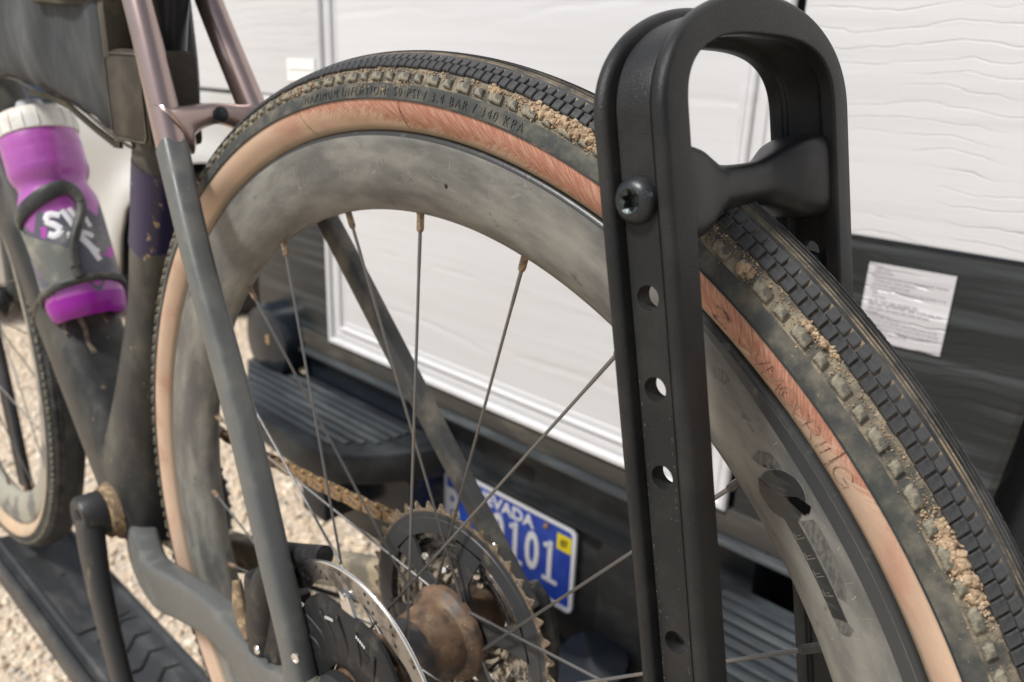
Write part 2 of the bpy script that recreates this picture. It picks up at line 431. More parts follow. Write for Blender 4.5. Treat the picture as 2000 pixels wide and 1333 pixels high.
def panel_mat(name, base, line, rough, bd, amp=0.05, dens=26, linew=0.10, spec=0.5, coat=0.0, tint=None, line_amt=1.0, fine=0.0):
    """textured cladding: thin irregular near-horizontal creases pressed into a sheet"""
    M = bpy.data.materials.new(name); M.use_nodes = True
    nt = M.node_tree; N = nt.nodes; L = nt.links; b = N['Principled BSDF']
    b.inputs['Roughness'].default_value = rough
    b.inputs['Specular IOR Level'].default_value = spec
    b.inputs['Coat Weight'].default_value = coat
    tc = N.new('ShaderNodeTexCoord')
    sx = N.new('ShaderNodeSeparateXYZ'); L.new(tc.outputs['Object'], sx.inputs[0])
    def nz(sc, det, loc=(0, 0, 0)):
        mp = N.new('ShaderNodeMapping'); mp.inputs['Scale'].default_value = sc; mp.inputs['Location'].default_value = loc
        L.new(tc.outputs['Object'], mp.inputs[0])
        n = N.new('ShaderNodeTexNoise'); n.inputs['Scale'].default_value = 1; n.inputs['Detail'].default_value = det
        L.new(mp.outputs[0], n.inputs['Vector']); return n.outputs['Fac']
    def mth(op, a, c=None, c2=None):
        n = N.new('ShaderNodeMath'); n.operation = op
        for i, q in enumerate((a, c, c2)):
            if q is None: continue
            if isinstance(q, (int, float)): n.inputs[i].default_value = q
            else: L.new(q, n.inputs[i])
        return n.outputs[0]
    h = mth('MULTIPLY_ADD', nz((5, 1, 9), 3), amp, sx.outputs[2])
    h = mth('MULTIPLY_ADD', nz((28, 1, 30), 2, (3, 0, 1)), amp * 0.16, h)
    h = mth('MULTIPLY', h, dens)
    fr = mth('FRACT', h)
    line_m = N.new('ShaderNodeMapRange'); line_m.interpolation_type = 'SMOOTHSTEP'
    line_m.inputs['From Min'].default_value = 0.0; line_m.inputs['From Max'].default_value = linew
    L.new(mth('ABSOLUTE', mth('SUBTRACT', fr, 0.5)), line_m.inputs['Value'])
    inv = mth('SUBTRACT', 1.0, line_m.outputs[0])
    msk = N.new('ShaderNodeMapRange'); msk.interpolation_type = 'SMOOTHSTEP'
    msk.inputs['From Min'].default_value = 0.42; msk.inputs['From Max'].default_value = 0.58
    L.new(nz((7, 1, 18), 3, (9, 0, 4)), msk.inputs['Value'])
    crease = mth('MULTIPLY', inv, msk.outputs[0])
    mix = N.new('ShaderNodeMix'); mix.data_type = 'RGBA'
    L.new(mth('MULTIPLY', crease, line_amt), mix.inputs['Factor'])
    mix.inputs['B'].default_value = (*line, 1)
    if tint:  # horizontal streaks of a second tone mixed into the base colour
        m2 = N.new('ShaderNodeMix'); m2.data_type = 'RGBA'
        mr = N.new('ShaderNodeMapRange'); mr.interpolation_type = 'SMOOTHSTEP'
        mr.inputs['From Min'].default_value = 0.42; mr.inputs['From Max'].default_value = 0.68
        L.new(nz((3, 1, 70), 7, (5, 0, 2)), mr.inputs['Value'])
        L.new(mr.outputs[0], m2.inputs['Factor'])
        m2.inputs['A'].default_value = (*base, 1); m2.inputs['B'].default_value = (*tint, 1)
        L.new(m2.outputs['Result'], mix.inputs['A'])
    else: mix.inputs['A'].default_value = (*base, 1)
    L.new(mix.outputs['Result'], b.inputs['Base Color'])
    hh = mth('SUBTRACT', mth('MULTIPLY', nz((4, 1, 55), 5, (1, 0, 8)), 1.0 + fine), mth('MULTIPLY', crease, 0.8))
    bn = N.new('ShaderNodeBump'); bn.inputs['Strength'].default_value = 0.8; bn.inputs['Distance'].default_value = bd
    L.new(hh, bn.inputs['Height']); L.new(bn.outputs[0], b.inputs['Normal'])
    return M
M_white_wavy = panel_mat('white_creased_cladding', (0.66, 0.66, 0.66), (0.46, 0.46, 0.47), 0.45, 0.0007, tint=(0.62, 0.62, 0.62), dens=64, line_amt=0.5, linew=0.06, amp=0.07)
M_white_flat = panel_mat('white_door_skin', (0.66, 0.66, 0.67), (0.62, 0.62, 0.62), 0.40, 0.0006, tint=(0.63, 0.63, 0.63), dens=10, line_amt=0.2)
M_black_wavy = panel_mat('glossy_black_streaked_cladding', (0.014, 0.017, 0.018), (0.005, 0.005, 0.005), 0.36, 0.0004, tint=(0.048, 0.056, 0.058), dens=90, fine=1.0)  # lighter streaks: reflections painted into the colour, along with dust
M_sticker = panel_mat('silver_foil_label', (0.50, 0.49, 0.50), (0.30, 0.30, 0.31), 0.30, 0.002, tint=(0.66, 0.66, 0.67), dens=90, linew=0.1, line_amt=0.4)
M_sticker_print = mat('faint_grey_label_print', (0.38, 0.36, 0.38), 0.6)
M_reflector = mat('pale_reflective_strip', (0.86, 0.86, 0.80), 0.4)

for q_ in (M_black_dusty, M_spindle, M_black, M_rubber, M_rubber_top, M_sidewall_black, M_bumper, M_frame_dirty, M_carrier, M_crank, M_sill, M_tray, M_fabric, M_strap, M_seatpost, M_cage):
    bsdf(q_).inputs['Specular IOR Level'].default_value = 0.30

def tan_material():
    M = bpy.data.materials.new('tan_sidewall_rubber'); M.use_nodes = True
    nt = M.node_tree; N = nt.nodes; L = nt.links; b = N['Principled BSDF']
    b.inputs['Roughness'].default_value = 0.62
    tc = N.new('ShaderNodeTexCoord')
    def nz(sc, det, loc=(0, 0, 0), rot=0.0, typ='Noise'):
        mp = N.new('ShaderNodeMapping'); mp.inputs['Scale'].default_value = sc; mp.inputs['Location'].default_value = loc
        if rot:
            pre = N.new('ShaderNodeMapping'); pre.inputs['Rotation'].default_value = (0, 0, rot)
            L.new(tc.outputs['UV'], pre.inputs[0]); L.new(pre.outputs[0], mp.inputs[0])
        else: L.new(tc.outputs['UV'], mp.inputs[0])
        n = N.new('ShaderNodeTexNoise'); n.inputs['Scale'].default_value = 1; n.inputs['Detail'].default_value = det
        L.new(mp.outputs[0], n.inputs['Vector']); return n.outputs['Fac']
    def mth(op, a, c=None, c2=None):
        n = N.new('ShaderNodeMath'); n.operation = op
        for i, q in enumerate((a, c, c2)):
            if q is None: continue
            if isinstance(q, (int, float)): n.inputs[i].default_value = q
            else: L.new(q, n.inputs[i])
        return n.outputs[0]
    def ss(src, lo, hi):
        r = N.new('ShaderNodeMapRange'); r.interpolation_type = 'SMOOTHSTEP'
        r.inputs['From Min'].default_value = lo; r.inputs['From Max'].default_value = hi
        L.new(src, r.inputs['Value']); return r.outputs[0]
    def mix(f, a, c):
        n = N.new('ShaderNodeMix'); n.data_type = 'RGBA'; L.new(f, n.inputs['Factor'])
        for k, q in (('A', a), ('B', c)):
            if isinstance(q, tuple): n.inputs[k].default_value = q
            else: L.new(q, n.inputs[k])
        return n.outputs['Result']
    su = N.new('ShaderNodeSeparateXYZ'); L.new(tc.outputs['UV'], su.inputs[0])
    # v: 0 at the black rubber, 0.017 at the bead ; u = angle * 0.32
    v = su.outputs[1]; u = su.outputs[0]
    big = nz((14, 0.1, 1), 2, (0.4, 0, 0))
    streak = mth('MULTIPLY_ADD', nz((900, 60, 1), 2, (4, 0, 0), 0.75), 0.5, mth('MULTIPLY', nz((300, 26, 1), 4, (0, 0, 0), 0.75), 0.5))
    streak2 = nz((90, 1500, 1), 3, (2, 0, 0), -0.35)
    # abrasion of the casing: arcs where hand-worn red rubber shows (u from angles)
    win = mth('MULTIPLY', ss(u, radians(30) * 0.32, radians(54) * 0.32), mth('SUBTRACT', 1.0, ss(u, radians(80) * 0.32, radians(128) * 0.32)))
    amt = mth('ADD', mth('MULTIPLY', win, 0.74), mth('MULTIPLY', big, 0.62))
    # red reaches deeper towards the bead on the right
    lim = mth('MULTIPLY', v, -26.0)
    val = mth('ADD', mth('ADD', amt, lim), mth('MULTIPLY', streak, 0.62))
    val = mth('ADD', val, mth('MULTIPLY', streak2, 0.30))
    red = ss(val, 1.03, 1.22)
    base = mix(ss(nz((22, 90, 1), 6, (7, 0, 0)), 0.35, 0.7), (0.575, 0.405, 0.29, 1), (0.50, 0.365, 0.265, 1))
    base = mix(mth('MULTIPLY', ss(nz((26, 40, 1), 5, (3, 0, 0)), 0.48, 0.72), 0.75), base, (0.45, 0.235, 0.165, 1))
    redc = mix(ss(nz((1100, 110, 1), 3, (1, 0, 0), -0.8), 0.42, 0.66), (0.37, 0.150, 0.098, 1), (0.50, 0.29, 0.205, 1))
    col = mix(red, base, redc)
    # grime along both edges
    g1 = ss(v, 0.0125, 0.0165)
    col = mix(mth('MULTIPLY', g1, 0.75), col, (0.20, 0.175, 0.12, 1))
    g2 = mth('SUBTRACT', 1.0, ss(v, 0.0, 0.0018))
    col = mix(mth('MULTIPLY', g2, 0.45), col, (0.24, 0.17, 0.10, 1))
    wv = mth('ADD', mth('ABSOLUTE', mth('SINE', mth('MULTIPLY', mth('ADD', u, v), 3400.0))), mth('ABSOLUTE', mth('SINE', mth('MULTIPLY', mth('SUBTRACT', u, v), 3400.0))))
    col = mix(mth('MULTIPLY', ss(wv, 1.0, 1.9), 0.16), col, (0.24, 0.13, 0.08, 1))
    # fine scratches
    sc = ss(nz((30, 1500, 1), 2, (11, 0, 0), 0.5), 0.68, 0.72)
    col = mix(mth('MULTIPLY', sc, 0.5), col, (0.62, 0.46, 0.33, 1))
    L.new(col, b.inputs['Base Color'])
    bn = N.new('ShaderNodeBump'); bn.inputs['Strength'].default_value = 0.35; bn.inputs['Distance'].default_value = 0.0004
    L.new(mth('ADD', nz((900, 900, 1), 3), mth('MULTIPLY', streak, 0.8)), bn.inputs['Height'])
    L.new(bn.outputs[0], b.inputs['Normal'])
    return M
M_tan = tan_material()
M_gravelA = mat('pale_gravel_ground', (0.70, 0.57, 0.42), 0.95, mixes=[((0.55, 0.46, 0.37, 1), 45, 0.4, 0.65, 8, 0.8), ((0.68, 0.61, 0.53, 1), 90, 0.5, 0.7, 6)], bump=[(50, 0.8, 0.02, 6)])
M_stone = [mat('pale_stone', (0.76, 0.66, 0.52), 0.9, bump=[(60, 0.5, 0.003, 4)]),
           mat('tan_stone', (0.68, 0.54, 0.39), 0.9, bump=[(60, 0.5, 0.003, 4)]),
           mat('pinkish_stone', (0.60, 0.46, 0.35), 0.9, bump=[(60, 0.5, 0.003, 4)]),
           mat('grey_stone', (0.50, 0.44, 0.37), 0.9, bump=[(60, 0.5, 0.003, 4)])]
M_asphalt = mat('dark_asphalt', (0.06, 0.063, 0.07), 0.9, mixes=[((0.10, 0.10, 0.10, 1), 60, 0.45, 0.7, 7)], bump=[(120, 0.6, 0.005, 5)])
M_timber = mat('weathered_tan_kerb', (0.36, 0.30, 0.20), 0.85, mixes=[((0.24, 0.20, 0.14, 1), (20, 60, 60), 0.45, 0.7, 6)], bump=[(90, 0.5, 0.003, 5)])
M_carpaint = mat('white_car_paint', (0.74, 0.73, 0.69), 0.3, coat=0.4, mixes=[((0.62, 0.58, 0.50, 1), (3, 3, 3), 0.5, 0.75, 5, 0.6)])
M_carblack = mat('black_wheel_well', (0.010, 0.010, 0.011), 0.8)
M_carglass = mat('dark_blue_car_glass', (0.03, 0.045, 0.075), 0.15)
M_cartyre = mat('car_tyre_rubber', (0.025, 0.025, 0.026), 0.7, mixes=[((0.1, 0.09, 0.075, 1), 12, 0.5, 0.7, 5, 0.5)])
M_carrim = mat('grey_car_rim', (0.16, 0.16, 0.17), 0.4, metal=0.6)

# ------------------------------------------------------------------ the ground
import numpy as np
GZ = -0.80
rs = np.random.RandomState(3)
def ground():
    n = 90
    xs = np.concatenate([[-200, -40, -12], np.linspace(-6, 3, n), [12, 40, 200]])
    ys = np.concatenate([[-200, -40, -10], np.linspace(-3, 5, n), [12, 40, 200]])
    v = [(x, y, GZ + 0.008 * math.sin(3.1 * x + 1.3 * y) + 0.006 * math.sin(7 * y - 2 * x) if abs(x) < 10 and abs(y) < 10 else GZ) for x in xs for y in ys]
    m_ = len(ys)
    f = [(i * m_ + j, (i + 1) * m_ + j, (i + 1) * m_ + j + 1, i * m_ + j + 1) for i in range(len(xs) - 1) for j in range(m_ - 1)]
    return struct(put('gravel_ground', v, f, M_gravelA, None, True))
ground()
def stones():
    bm = bmesh.new(); bmesh.ops.create_icosphere(bm, subdivisions=1, radius=1.0)
    bm.verts.index_update()
    bv = np.array([v.co[:] for v in bm.verts]); bf = np.array([[a.index for a in q.verts] for q in bm.faces]); bm.free()
    N = 60000
    x = -0.35 - 3.6 * rs.uniform(0, 1, N) ** 1.3; y = rs.uniform(-0.6, 1.6, N)
    r = np.exp(rs.normal(math.log(0.0046), 0.40, N)).clip(0.002, 0.014)
    vv = []
    jit = 1 + 0.28 * rs.normal(size=(N, len(bv), 1)).clip(-1.6, 1.6)
    scl = rs.uniform(0.6, 1.35, (N, 1, 3)); scl[:, :, 2] *= 0.75
    P = bv[None] * jit * scl * r[:, None, None]
    a = rs.uniform(0, 2 * pi, N); c, s_ = np.cos(a), np.sin(a)
    X = P[:, :, 0] * c[:, None] - P[:, :, 1] * s_[:, None]; Y = P[:, :, 0] * s_[:, None] + P[:, :, 1] * c[:, None]
    gz = GZ + 0.008 * np.sin(3.1 * x + 1.3 * y) + 0.006 * np.sin(7 * y - 2 * x)
    P = np.stack([X + x[:, None], Y + y[:, None], P[:, :, 2] + (gz + r * 0.08)[:, None]], 2)
    F = (bf[None] + (np.arange(N) * len(bv))[:, None, None]).reshape(-1, 3)
    me = bpy.data.meshes.new('gravel_stones')
    me.vertices.add(N * len(bv)); me.vertices.foreach_set('co', P.reshape(-1))
    me.loops.add(F.size); me.loops.foreach_set('vertex_index', F.reshape(-1))
    me.polygons.add(len(F)); me.polygons.foreach_set('loop_start', np.arange(0, F.size, 3))
    for q in M_stone: me.materials.append(q)
    me.polygons.foreach_set('material_index', np.repeat(rs.choice(4, N, p=[.42, .28, .15, .15]), len(bf)))
    me.update(calc_edges=True); me.validate()
    o = bpy.data.objects.new('gravel', me); COL.objects.link(o)
    o['kind'] = 'stuff'; o['label'] = 'pale loose gravel covering the ground'; o['category'] = 'gravel'
stones()

# ------------------------------------------------------------------ parked white car behind, to the left
car = empty('parked_car', (-3.6, 1.3, GZ), 'white car parked on the gravel, seen between the bicycle frame tubes', 'car')
CT = Vector((0.5, 0.866, 0)); CN = Vector((0.866, -0.5, 0)); CO = Vector((-3.1, 1.4, 0))
def cp(s, n, z): return CO + CT * s + CN * n + Vector((0, 0, z))
def car_side():
    g = G(); cols = 96; rows = 16
    v = []
    for i in range(cols + 1):
        s = -2.2 + 3.4 * i / cols
        zc, R = -0.45, 0.36
        bot = -0.62
        if abs(s) < R: bot = max(bot, zc + math.sqrt(R * R - s * s))
        top = 0.13 + 0.12 * (s + 0.45) / 0.65 if s > -0.45 else 0.13 + 0.03 * (s + 0.45)
        top = min(top, 0.34)
        for j in range(rows + 1):
            z = bot + (top - bot) * j / rows
            fl = 0.0
            d = math.hypot(s, z - zc)
            fl = 0.045 * math.exp(-((d - R) / 0.075) ** 2)
            n = 0.06 * (1 - ((z + 0.12) / 0.5) ** 2) + fl - 0.03 * (max(0, z + 0.02) / 0.2) ** 2
            v.append(cp(s, n, z))
    f = [(i * (rows + 1) + j, (i + 1) * (rows + 1) + j, (i + 1) * (rows + 1) + j + 1, i * (rows + 1) + j + 1) for i in range(cols) for j in range(rows)]
    k = len(v)
    # inward return along the bottom and top edges, back, roof deck
    for i in range(cols + 1):
        v.append(v[i * (rows + 1)] - CN * 0.10)
        v.append(v[i * (rows + 1) + rows] - CN * 1.6)
    for i in range(cols):
        f.append((i * (rows + 1), (i + 1) * (rows + 1), k + 2 * (i + 1), k + 2 * i))
        f.append((i * (rows + 1) + rows, (i + 1) * (rows + 1) + rows, k + 2 * (i + 1) + 1, k + 2 * i + 1))
    return v, f
put('body', *car_side(), M_carpaint, car, True, angle=50)
g = G()
A = [cp(-2.1, -0.06, 0.10), cp(-0.35, -0.06, 0.15), cp(-0.55, -0.35, 0.62), cp(-1.9, -0.35, 0.62)]
B = [p - CN * 1.1 for p in A]
g.add(A + B, [(0, 1, 2, 3), (4, 5, 6, 7), (0, 1, 5, 4), (1, 2, 6, 5), (2, 3, 7, 6), (3, 0, 4, 7)])
g.put('cabin_glass', M_carglass, car)
g = G()
A = [cp(-2.2, -0.10, -0.62), cp(1.2, -0.10, -0.62), cp(1.2, -0.10, -0.02), cp(-2.2, -0.10, -0.02)]
B = [p - CN * 1.3 for p in A]
g.add(A + B, [(0, 1, 2, 3), (4, 5, 6, 7), (0, 1, 5, 4), (1, 2, 6, 5), (3, 0, 4, 7)])
g.put('wheel_well', M_carblack, car)
wc = cp(0.02, -0.08, -0.47)
tyre = put('wheel', *lathe_vf([(0.20, -0.09), (0.31, -0.09), (0.33, -0.07), (0.335, 0.0), (0.33, 0.07), (0.31, 0.09), (0.20, 0.09)], wc, CN, 48), M_cartyre, car, True, angle=50)
put('rim', *lathe_vf([(0.195, 0.088), (0.19, 0.06), (0.08, 0.05), (0.03, 0.07)], wc, CN, 40), M_carrim, tyre, True, angle=50)

# ------------------------------------------------------------------ truck
TY = 0.60
truck = empty('truck', (-0.545, TY + 0.3, GZ), 'white and black truck rear with a dark bumper and a blue plate, behind the bicycle', 'truck')
def slab(name, x0, x1, z0, z1, y0, y1, M, parent=None, bev=0.004):
    return put(name, *box_vf(x0, x1, y0, y1, z0, z1, bev), M, parent or truck, True, angle=30)
slab('upper_panel', -1.60, -0.990, 0.278, 1.30, TY, TY + 1.6, M_white_wavy)
slab('upper_panel', -0.090, 1.35, 0.191, 1.30, TY, TY + 1.6, M_white_wavy)
slab('upper_panel', -1.262, -0.990, 0.191, 0.276, TY + 0.002, TY + 1.6, M_white_wavy)
slab('underside_shade', -1.60, -1.265, 0.270, 0.2775, TY + 0.004, TY + 1.5, M_navy)  # dark strip painting in the shade beneath the overhang
slab('lower_panel', -1.262, -0.990, -0.235, 0.1895, TY, TY + 1.2, M_black_wavy)
# lower right panel with a curved outer corner
def lower_right():
    g = G(); N_ = 20
    pts = []
    for i in range(N_ + 1):
        z = -0.235 + 0.424 * i / N_
        x = 0.150 + 0.055 * (max(0.0, (z + 0.235) / 0.424) ** 0.5)
        if z > 0.10: x += 0.0
        pts.append((x, z))
    v = []; f = []
    for (x, z) in pts:
        v += [(-0.090, TY, z), (x - 0.006, TY, z), (x, TY + 0.006, z), (x + 0.02, TY + 0.9, z)]
    for i in range(N_):
        for j in range(3): f.append((i * 4 + j, i * 4 + j + 1, i * 4 + j + 5, i * 4 + j + 4))
    return v, f
put('lower_panel', *lower_right(), M_black_wavy, truck, True, angle=40)
slab('recessed_black_side', 0.16, 1.3, -0.32, 0.1885, TY + 0.05, TY + 1.0, M_carblack)  # plain black block set back beyond the panel's curved edge
slab('pinstripe', -1.262, -0.992, 0.1892, 0.1912, TY - 0.0015, TY + 0.004, M_navy, bev=0)
slab('pinstripe', -0.088, 0.60, 0.1885, 0.1912, TY - 0.0015, TY + 0.004, M_navy, bev=0)
# tailgate door with stepped moulding
door = slab('tailgate', -0.975, -0.108, -0.178, 1.2, TY - 0.002, TY + 0.05, M_white_flat, bev=0.002)
slab('door_gap', -0.990, -0.090, -0.195, 1.25, TY + 0.012, TY + 0.06, M_carblack, bev=0)
def moulding(off, w, d, name='moulding'):
    x0, x1, z0 = -0.985 + off, -0.098 - off, -0.188 + off
    g = G()
    y0, y1 = TY - d, TY - 0.001
    c = w * 0.25
    # cross-section swept along U: left side, bottom, right side with mitred corners
    prof = [(0, y1), (0, y0 + c), (c, y0), (w - c, y0), (w, y0 + c), (w, y1)]
    path = [((x0, 1.2), (1, 0)), ((x0, z0), (1, 1)), ((x1, z0), (-1, 1)), ((x1, 1.2), (-1, 0))]
    v = []; f = []
    for (px, pz), (dx, dz) in path:
        for (o_, y) in prof: v.append((px + dx * o_, y, pz + dz * o_))
    k = len(prof)
    for i in range(3):
        for j in range(k - 1): f.append((i * k + j, i * k + j + 1, (i + 1) * k + j + 1, (i + 1) * k + j))
    put(name, v, f, M_plastic_white, door, False)
moulding(0.0, 0.012, 0.011)
moulding(0.0125, 0.020, 0.0045)
moulding(0.033, 0.008, 0.008)
moulding(0.0415, 0.014, 0.003)
# labels
def flat_label(name, x0, x1, z0, z1, M, parent, skew=0.0, y=TY - 0.0025):
    v = [(x0, y, z0), (x1, y, z0 - skew), (x1 + 0.0, y, z1 - skew), (x0, y, z1)]
    v += [(a[0], a[1] + 0.002, a[2]) for a in v]
    return put(name, v, [(0, 1, 2, 3), (0, 1, 5, 4), (1, 2, 6, 5), (2, 3, 7, 6), (3, 0, 4, 7)], M, parent)
lab = flat_label('foil_label', 0.024, 0.110, 0.082, 0.166, M_sticker, truck, -0.001)
g = G()
rr = random.Random(5)
for i in range(17):
    z = 0.1605 - i * 0.0043
    x = 0.029 + rr.random() * 0.004
    while x < 0.103:
        w = rr.uniform(0.002, 0.008)
        if i == 2: w = 0.03
        g.add(*box_vf(x, min(x + w, 0.105), TY - 0.0031, TY - 0.0026, z, z + (0.0019 if i != 1 else 0.0026)))
        x += w + rr.uniform(0.001, 0.002)
        if rr.random() < 0.12: break
g.put('label_print', M_sticker_print, lab)
ref = flat_label('reflector', -1.097, -1.006, 0.306, 0.346, M_reflector, truck)
put('reflector_gap', *box_vf(-1.090, -1.012, TY - 0.0035, TY - 0.0026, 0.3265, 0.3295), M_plastic_white, ref)

# sill below the tailgate
slab('sill', -1.24, 0.16, -0.224, -0.186, TY - 0.004, TY + 0.06, M_sill, bev=0.004)
slab('sill_lip', -1.15, 0.17, -0.2325, -0.225, TY - 0.018, TY + 0.02, M_steppad, bev=0.002)
slab('bumper_backing', -1.10, -0.705, -0.305, -0.233, TY + 0.004, TY + 0.06, M_navy, bev=0.004)
# bumper
BZ = -0.29
bumper = put('bumper', *box_vf(-0.700, -0.060, TY + 0.027, TY + 0.1, -0.600, -0.232, 0.004), M_bumper, truck, True, angle=30)
def pad_block(x_out, x_in, sgn):
    """one wing of the bumper: top outline narrowing to the plate recess"""
    top = [(x_out, TY - 0.002), (x_out + sgn * 0.02, TY - 0.05), (x_out + sgn * 0.23, TY - 0.165), (x_out + sgn * 0.30, TY - 0.182),
           (x_in - sgn * 0.13, TY - 0.182), (x_in - sgn * 0.05, TY - 0.12), (x_in, TY - 0.03), (x_in + sgn * 0.004, TY - 0.002)]
    smooth_ = []
    Q = catmull([(a, b, 0) for a, b in top], 6)
    out = [(q.x, q.y) for q in Q]
    lv = [(BZ - 0.002, 0.010), (BZ, 0.018), (BZ - 0.012, 0.0), (BZ - 0.050, -0.002), (BZ - 0.062, 0.006), (BZ - 0.17, 0.04), (BZ - 0.25, 0.06)]
    v = []; f = []
    n = len(out)
    cx = (x_out + x_in) / 2; cy = TY - 0.08
    for (z, ins) in [(BZ, 0.012), (BZ - 0.004, 0.003), (BZ - 0.012, 0.0), (BZ - 0.050, 0.0), (BZ - 0.060, 0.006)]:
        for (x, y) in out:
            d = Vector((cx - x, cy - y)); d.normalize()
            v.append((x + d.x * ins, y + d.y * ins if y < TY - 0.01 else y, z))
    for i in range(4):
        for j in range(n - 1): f.append((i * n + j, i * n + j + 1, (i + 1) * n + j + 1, (i + 1) * n + j))
    f.append(list(range(n)))
    f.append([4 * n + j for j in range(n)])
    w = put('bumper_wing', v, f, M_bumper, bumper, True, angle=35)
    return out
outL = pad_block(-1.262, -0.640, 1)
outR = pad_block(0.60, -0.110, -1)
def ribs(x0, x1, ys, cutx, sgn):
    for (y, a, b) in ys:
        put('tread_rib', *box_vf(a, b, y - 0.0045, y + 0.0045, BZ + 0.0005, BZ + 0.006, 0.002), M_steppad, bumper, True, angle=40)
for k in range(7):
    y = TY - 0.030 - k * 0.0205
    xl = -1.235 + max(0, (TY - 0.05 - y)) * 1.85
    xr = -0.715 - max(0, (TY - 0.09 - y)) * 0.9
    for a, b in ((xl, xr), (-0.075 + max(0, TY - 0.09 - y) * 0.9, 0.55)):
        put('tread_rib', *box_vf(a, b, y - 0.0065, y + 0.0065, BZ + 0.0005, BZ + 0.0042, 0.0018), M_steppad, bumper, True, angle=40)
# lower valance of the bumper, bracket and plate recess
slab('lower_valance', -0.98, -0.66, -0.52, -0.352, TY - 0.07, TY + 0.03, M_navy, bumper, 0.01)
slab('lower_valance', -0.11, 0.60, -0.62, -0.352, TY - 0.12, TY + 0.03, M_bumper, bumper, 0.02)
slab('recess_wall', -0.30, -0.115, -0.60, -0.327, TY + 0.0, TY + 0.05, M_bumper, bumper, 0.02)
slab('bracket_box', -0.875, -0.800, -0.46, -0.375, TY - 0.155, TY - 0.09, M_bumper, bumper, 0.004)
slab('chrome_strip', -0.96, -0.66, -0.3585, -0.354, TY - 0.166, TY - 0.160, M_steel, bumper, 0.001)
slab('plate_shelf', -0.72, -0.10, -0.334, -0.326, TY + 0.006, TY + 0.03, M_bumper, bumper, 0.003)
slab('step_hole', -0.500, -0.456, -0.305, -0.279, TY + 0.0262, TY + 0.03, M_dark_slot, bumper, 0)
put('tow_hook_cover', *tube_vf([(-0.50, TY - 0.02, -0.60), (-0.46, TY - 0.03, -0.55), (-0.38, TY - 0.02, -0.56), (-0.30, TY - 0.03, -0.64)], [(0.02, 0.04), (0.025, 0.05), (0.025, 0.05), (0.03, 0.05)], 14), M_bumper, bumper, True)
put('tow_hook_cover', *lathe_vf([(0.0, -0.04), (0.03, -0.035), (0.05, 0.0), (0.055, 0.05), (0.0, 0.06)], (-0.26, TY - 0.03, -0.55), (0, -0.3, 1), 20), M_navy, bumper, True, angle=50)
# rounded dark end cap left of the panel
endcap = put('mud_flap', *lathe_vf([(0.082, 0.0), (0.082, 0.05), (0.078, 0.066), (0.06, 0.072), (0.0, 0.073)], (-1.165, TY + 0.02, -0.228), (0, -1, 0.0), 36), M_navy, truck, True, angle=50)
endcap.scale = (1, 1, 1)
put('dirt_spot', *box_vf(-1.150, -1.138, TY - 0.0545, TY - 0.0525, -0.225, -0.205, 0.0009), M_rust, endcap)
# licence plate
PY = TY + 0.018
plate = put('licence_plate', *box_vf(-0.662, -0.352, PY - 0.002, PY, -0.500, -0.346, 0), M_plate, truck)
def rrect(x0, x1, z0, z1, r, n=5):
    out = []
    for cx, cz, a0 in ((x1 - r, z1 - r, 0), (x0 + r, z1 - r, 90), (x0 + r, z0 + r, 180), (x1 - r, z0 + r, 270)):
        for k in range(n + 1):
            a = radians(a0 + 90 * k / n); out.append((cx + r * cos(a), cz + r * sin(a)))
    return out
def ring_xz(o, i, y0, y1):
    n = len(o); v = [(a, y0, b) for a, b in o] + [(a, y0, b) for a, b in i] + [(a, y1, b) for a, b in o] + [(a, y1, b) for a, b in i]
    f = []
    for k in range(n):
        j = (k + 1) % n
        f += [(k, j, n + j, n + k), (k, j, 2 * n + j, 2 * n + k), (n + k, n + j, 3 * n + j, 3 * n + k)]
    return v, f
put('white_border', *ring_xz(rrect(-0.664, -0.350, -0.502, -0.344, 0.012), rrect(-0.657, -0.357, -0.495, -0.351, 0.008), PY - 0.005, PY + 0.0), M_plate_white, plate)
def plate_text(txt, size, x, z, sx=1.0, name='lettering', M=None, sp=1.0, bold=0.0, y=None, parent=None):
    v, f = text_mesh(txt, size, 0.0008, sp, 0, sx, bold)
    v = [Vector((x + a.x, (y or PY - 0.0032) - a.z, z + a.y)) for a in v]
    return put(name, v, f, M or M_plate_white, parent or plate)
plate_text('NEVADA', 0.0315, -0.512, -0.3715, 1.13, bold=0.0007)
for ch, x in (('B', -0.640), ('0', -0.5233), ('1', -0.4814), ('0', -0.4424), ('1', -0.4031)):
    plate_text(ch, 0.098, x, -0.4265, 0.66, 'character', bold=0.0022)
for x in (-0.4814, -0.4031):     # slab foot and flag of the serif ones
    put('serif', *box_vf(x - 0.014, x + 0.018, PY - 0.004, PY - 0.0024, -0.4640, -0.4575), M_plate_white, plate)
for x in (-0.4814, -0.4031):
    put('serif', *box_vf(x - 0.0135, x - 0.002, PY - 0.004, PY - 0.0024, -0.4010, -0.3935), M_plate_white, plate)
stk = put('registration_sticker', *box_vf(-0.390, -0.360, PY - 0.0032, PY - 0.0022, -0.393, -0.364), M_yellow, plate)
plate_text('07', 0.018, -0.3745, -0.3785, 0.8, 'print', M_sill, parent=stk, y=PY - 0.0042)
put('plate_bolt', *lathe_vf([(0.0055, 0), (0.005, 0.003), (0.002, 0.004)], (-0.4145, PY - 0.002, -0.363), (0, -1, 0), 12), M_rust, plate, True)
put('plate_bolt', *lathe_vf([(0.0055, 0), (0.005, 0.003), (0.002, 0.004)], (-0.600, PY - 0.002, -0.363), (0, -1, 0), 12), M_rust, plate, True)
put('plate_bolt', *lathe_vf([(0.0055, 0), (0.005, 0.003), (0.002, 0.004)], (-0.4145, PY - 0.002, -0.486), (0, -1, 0), 12), M_navy, plate, True)
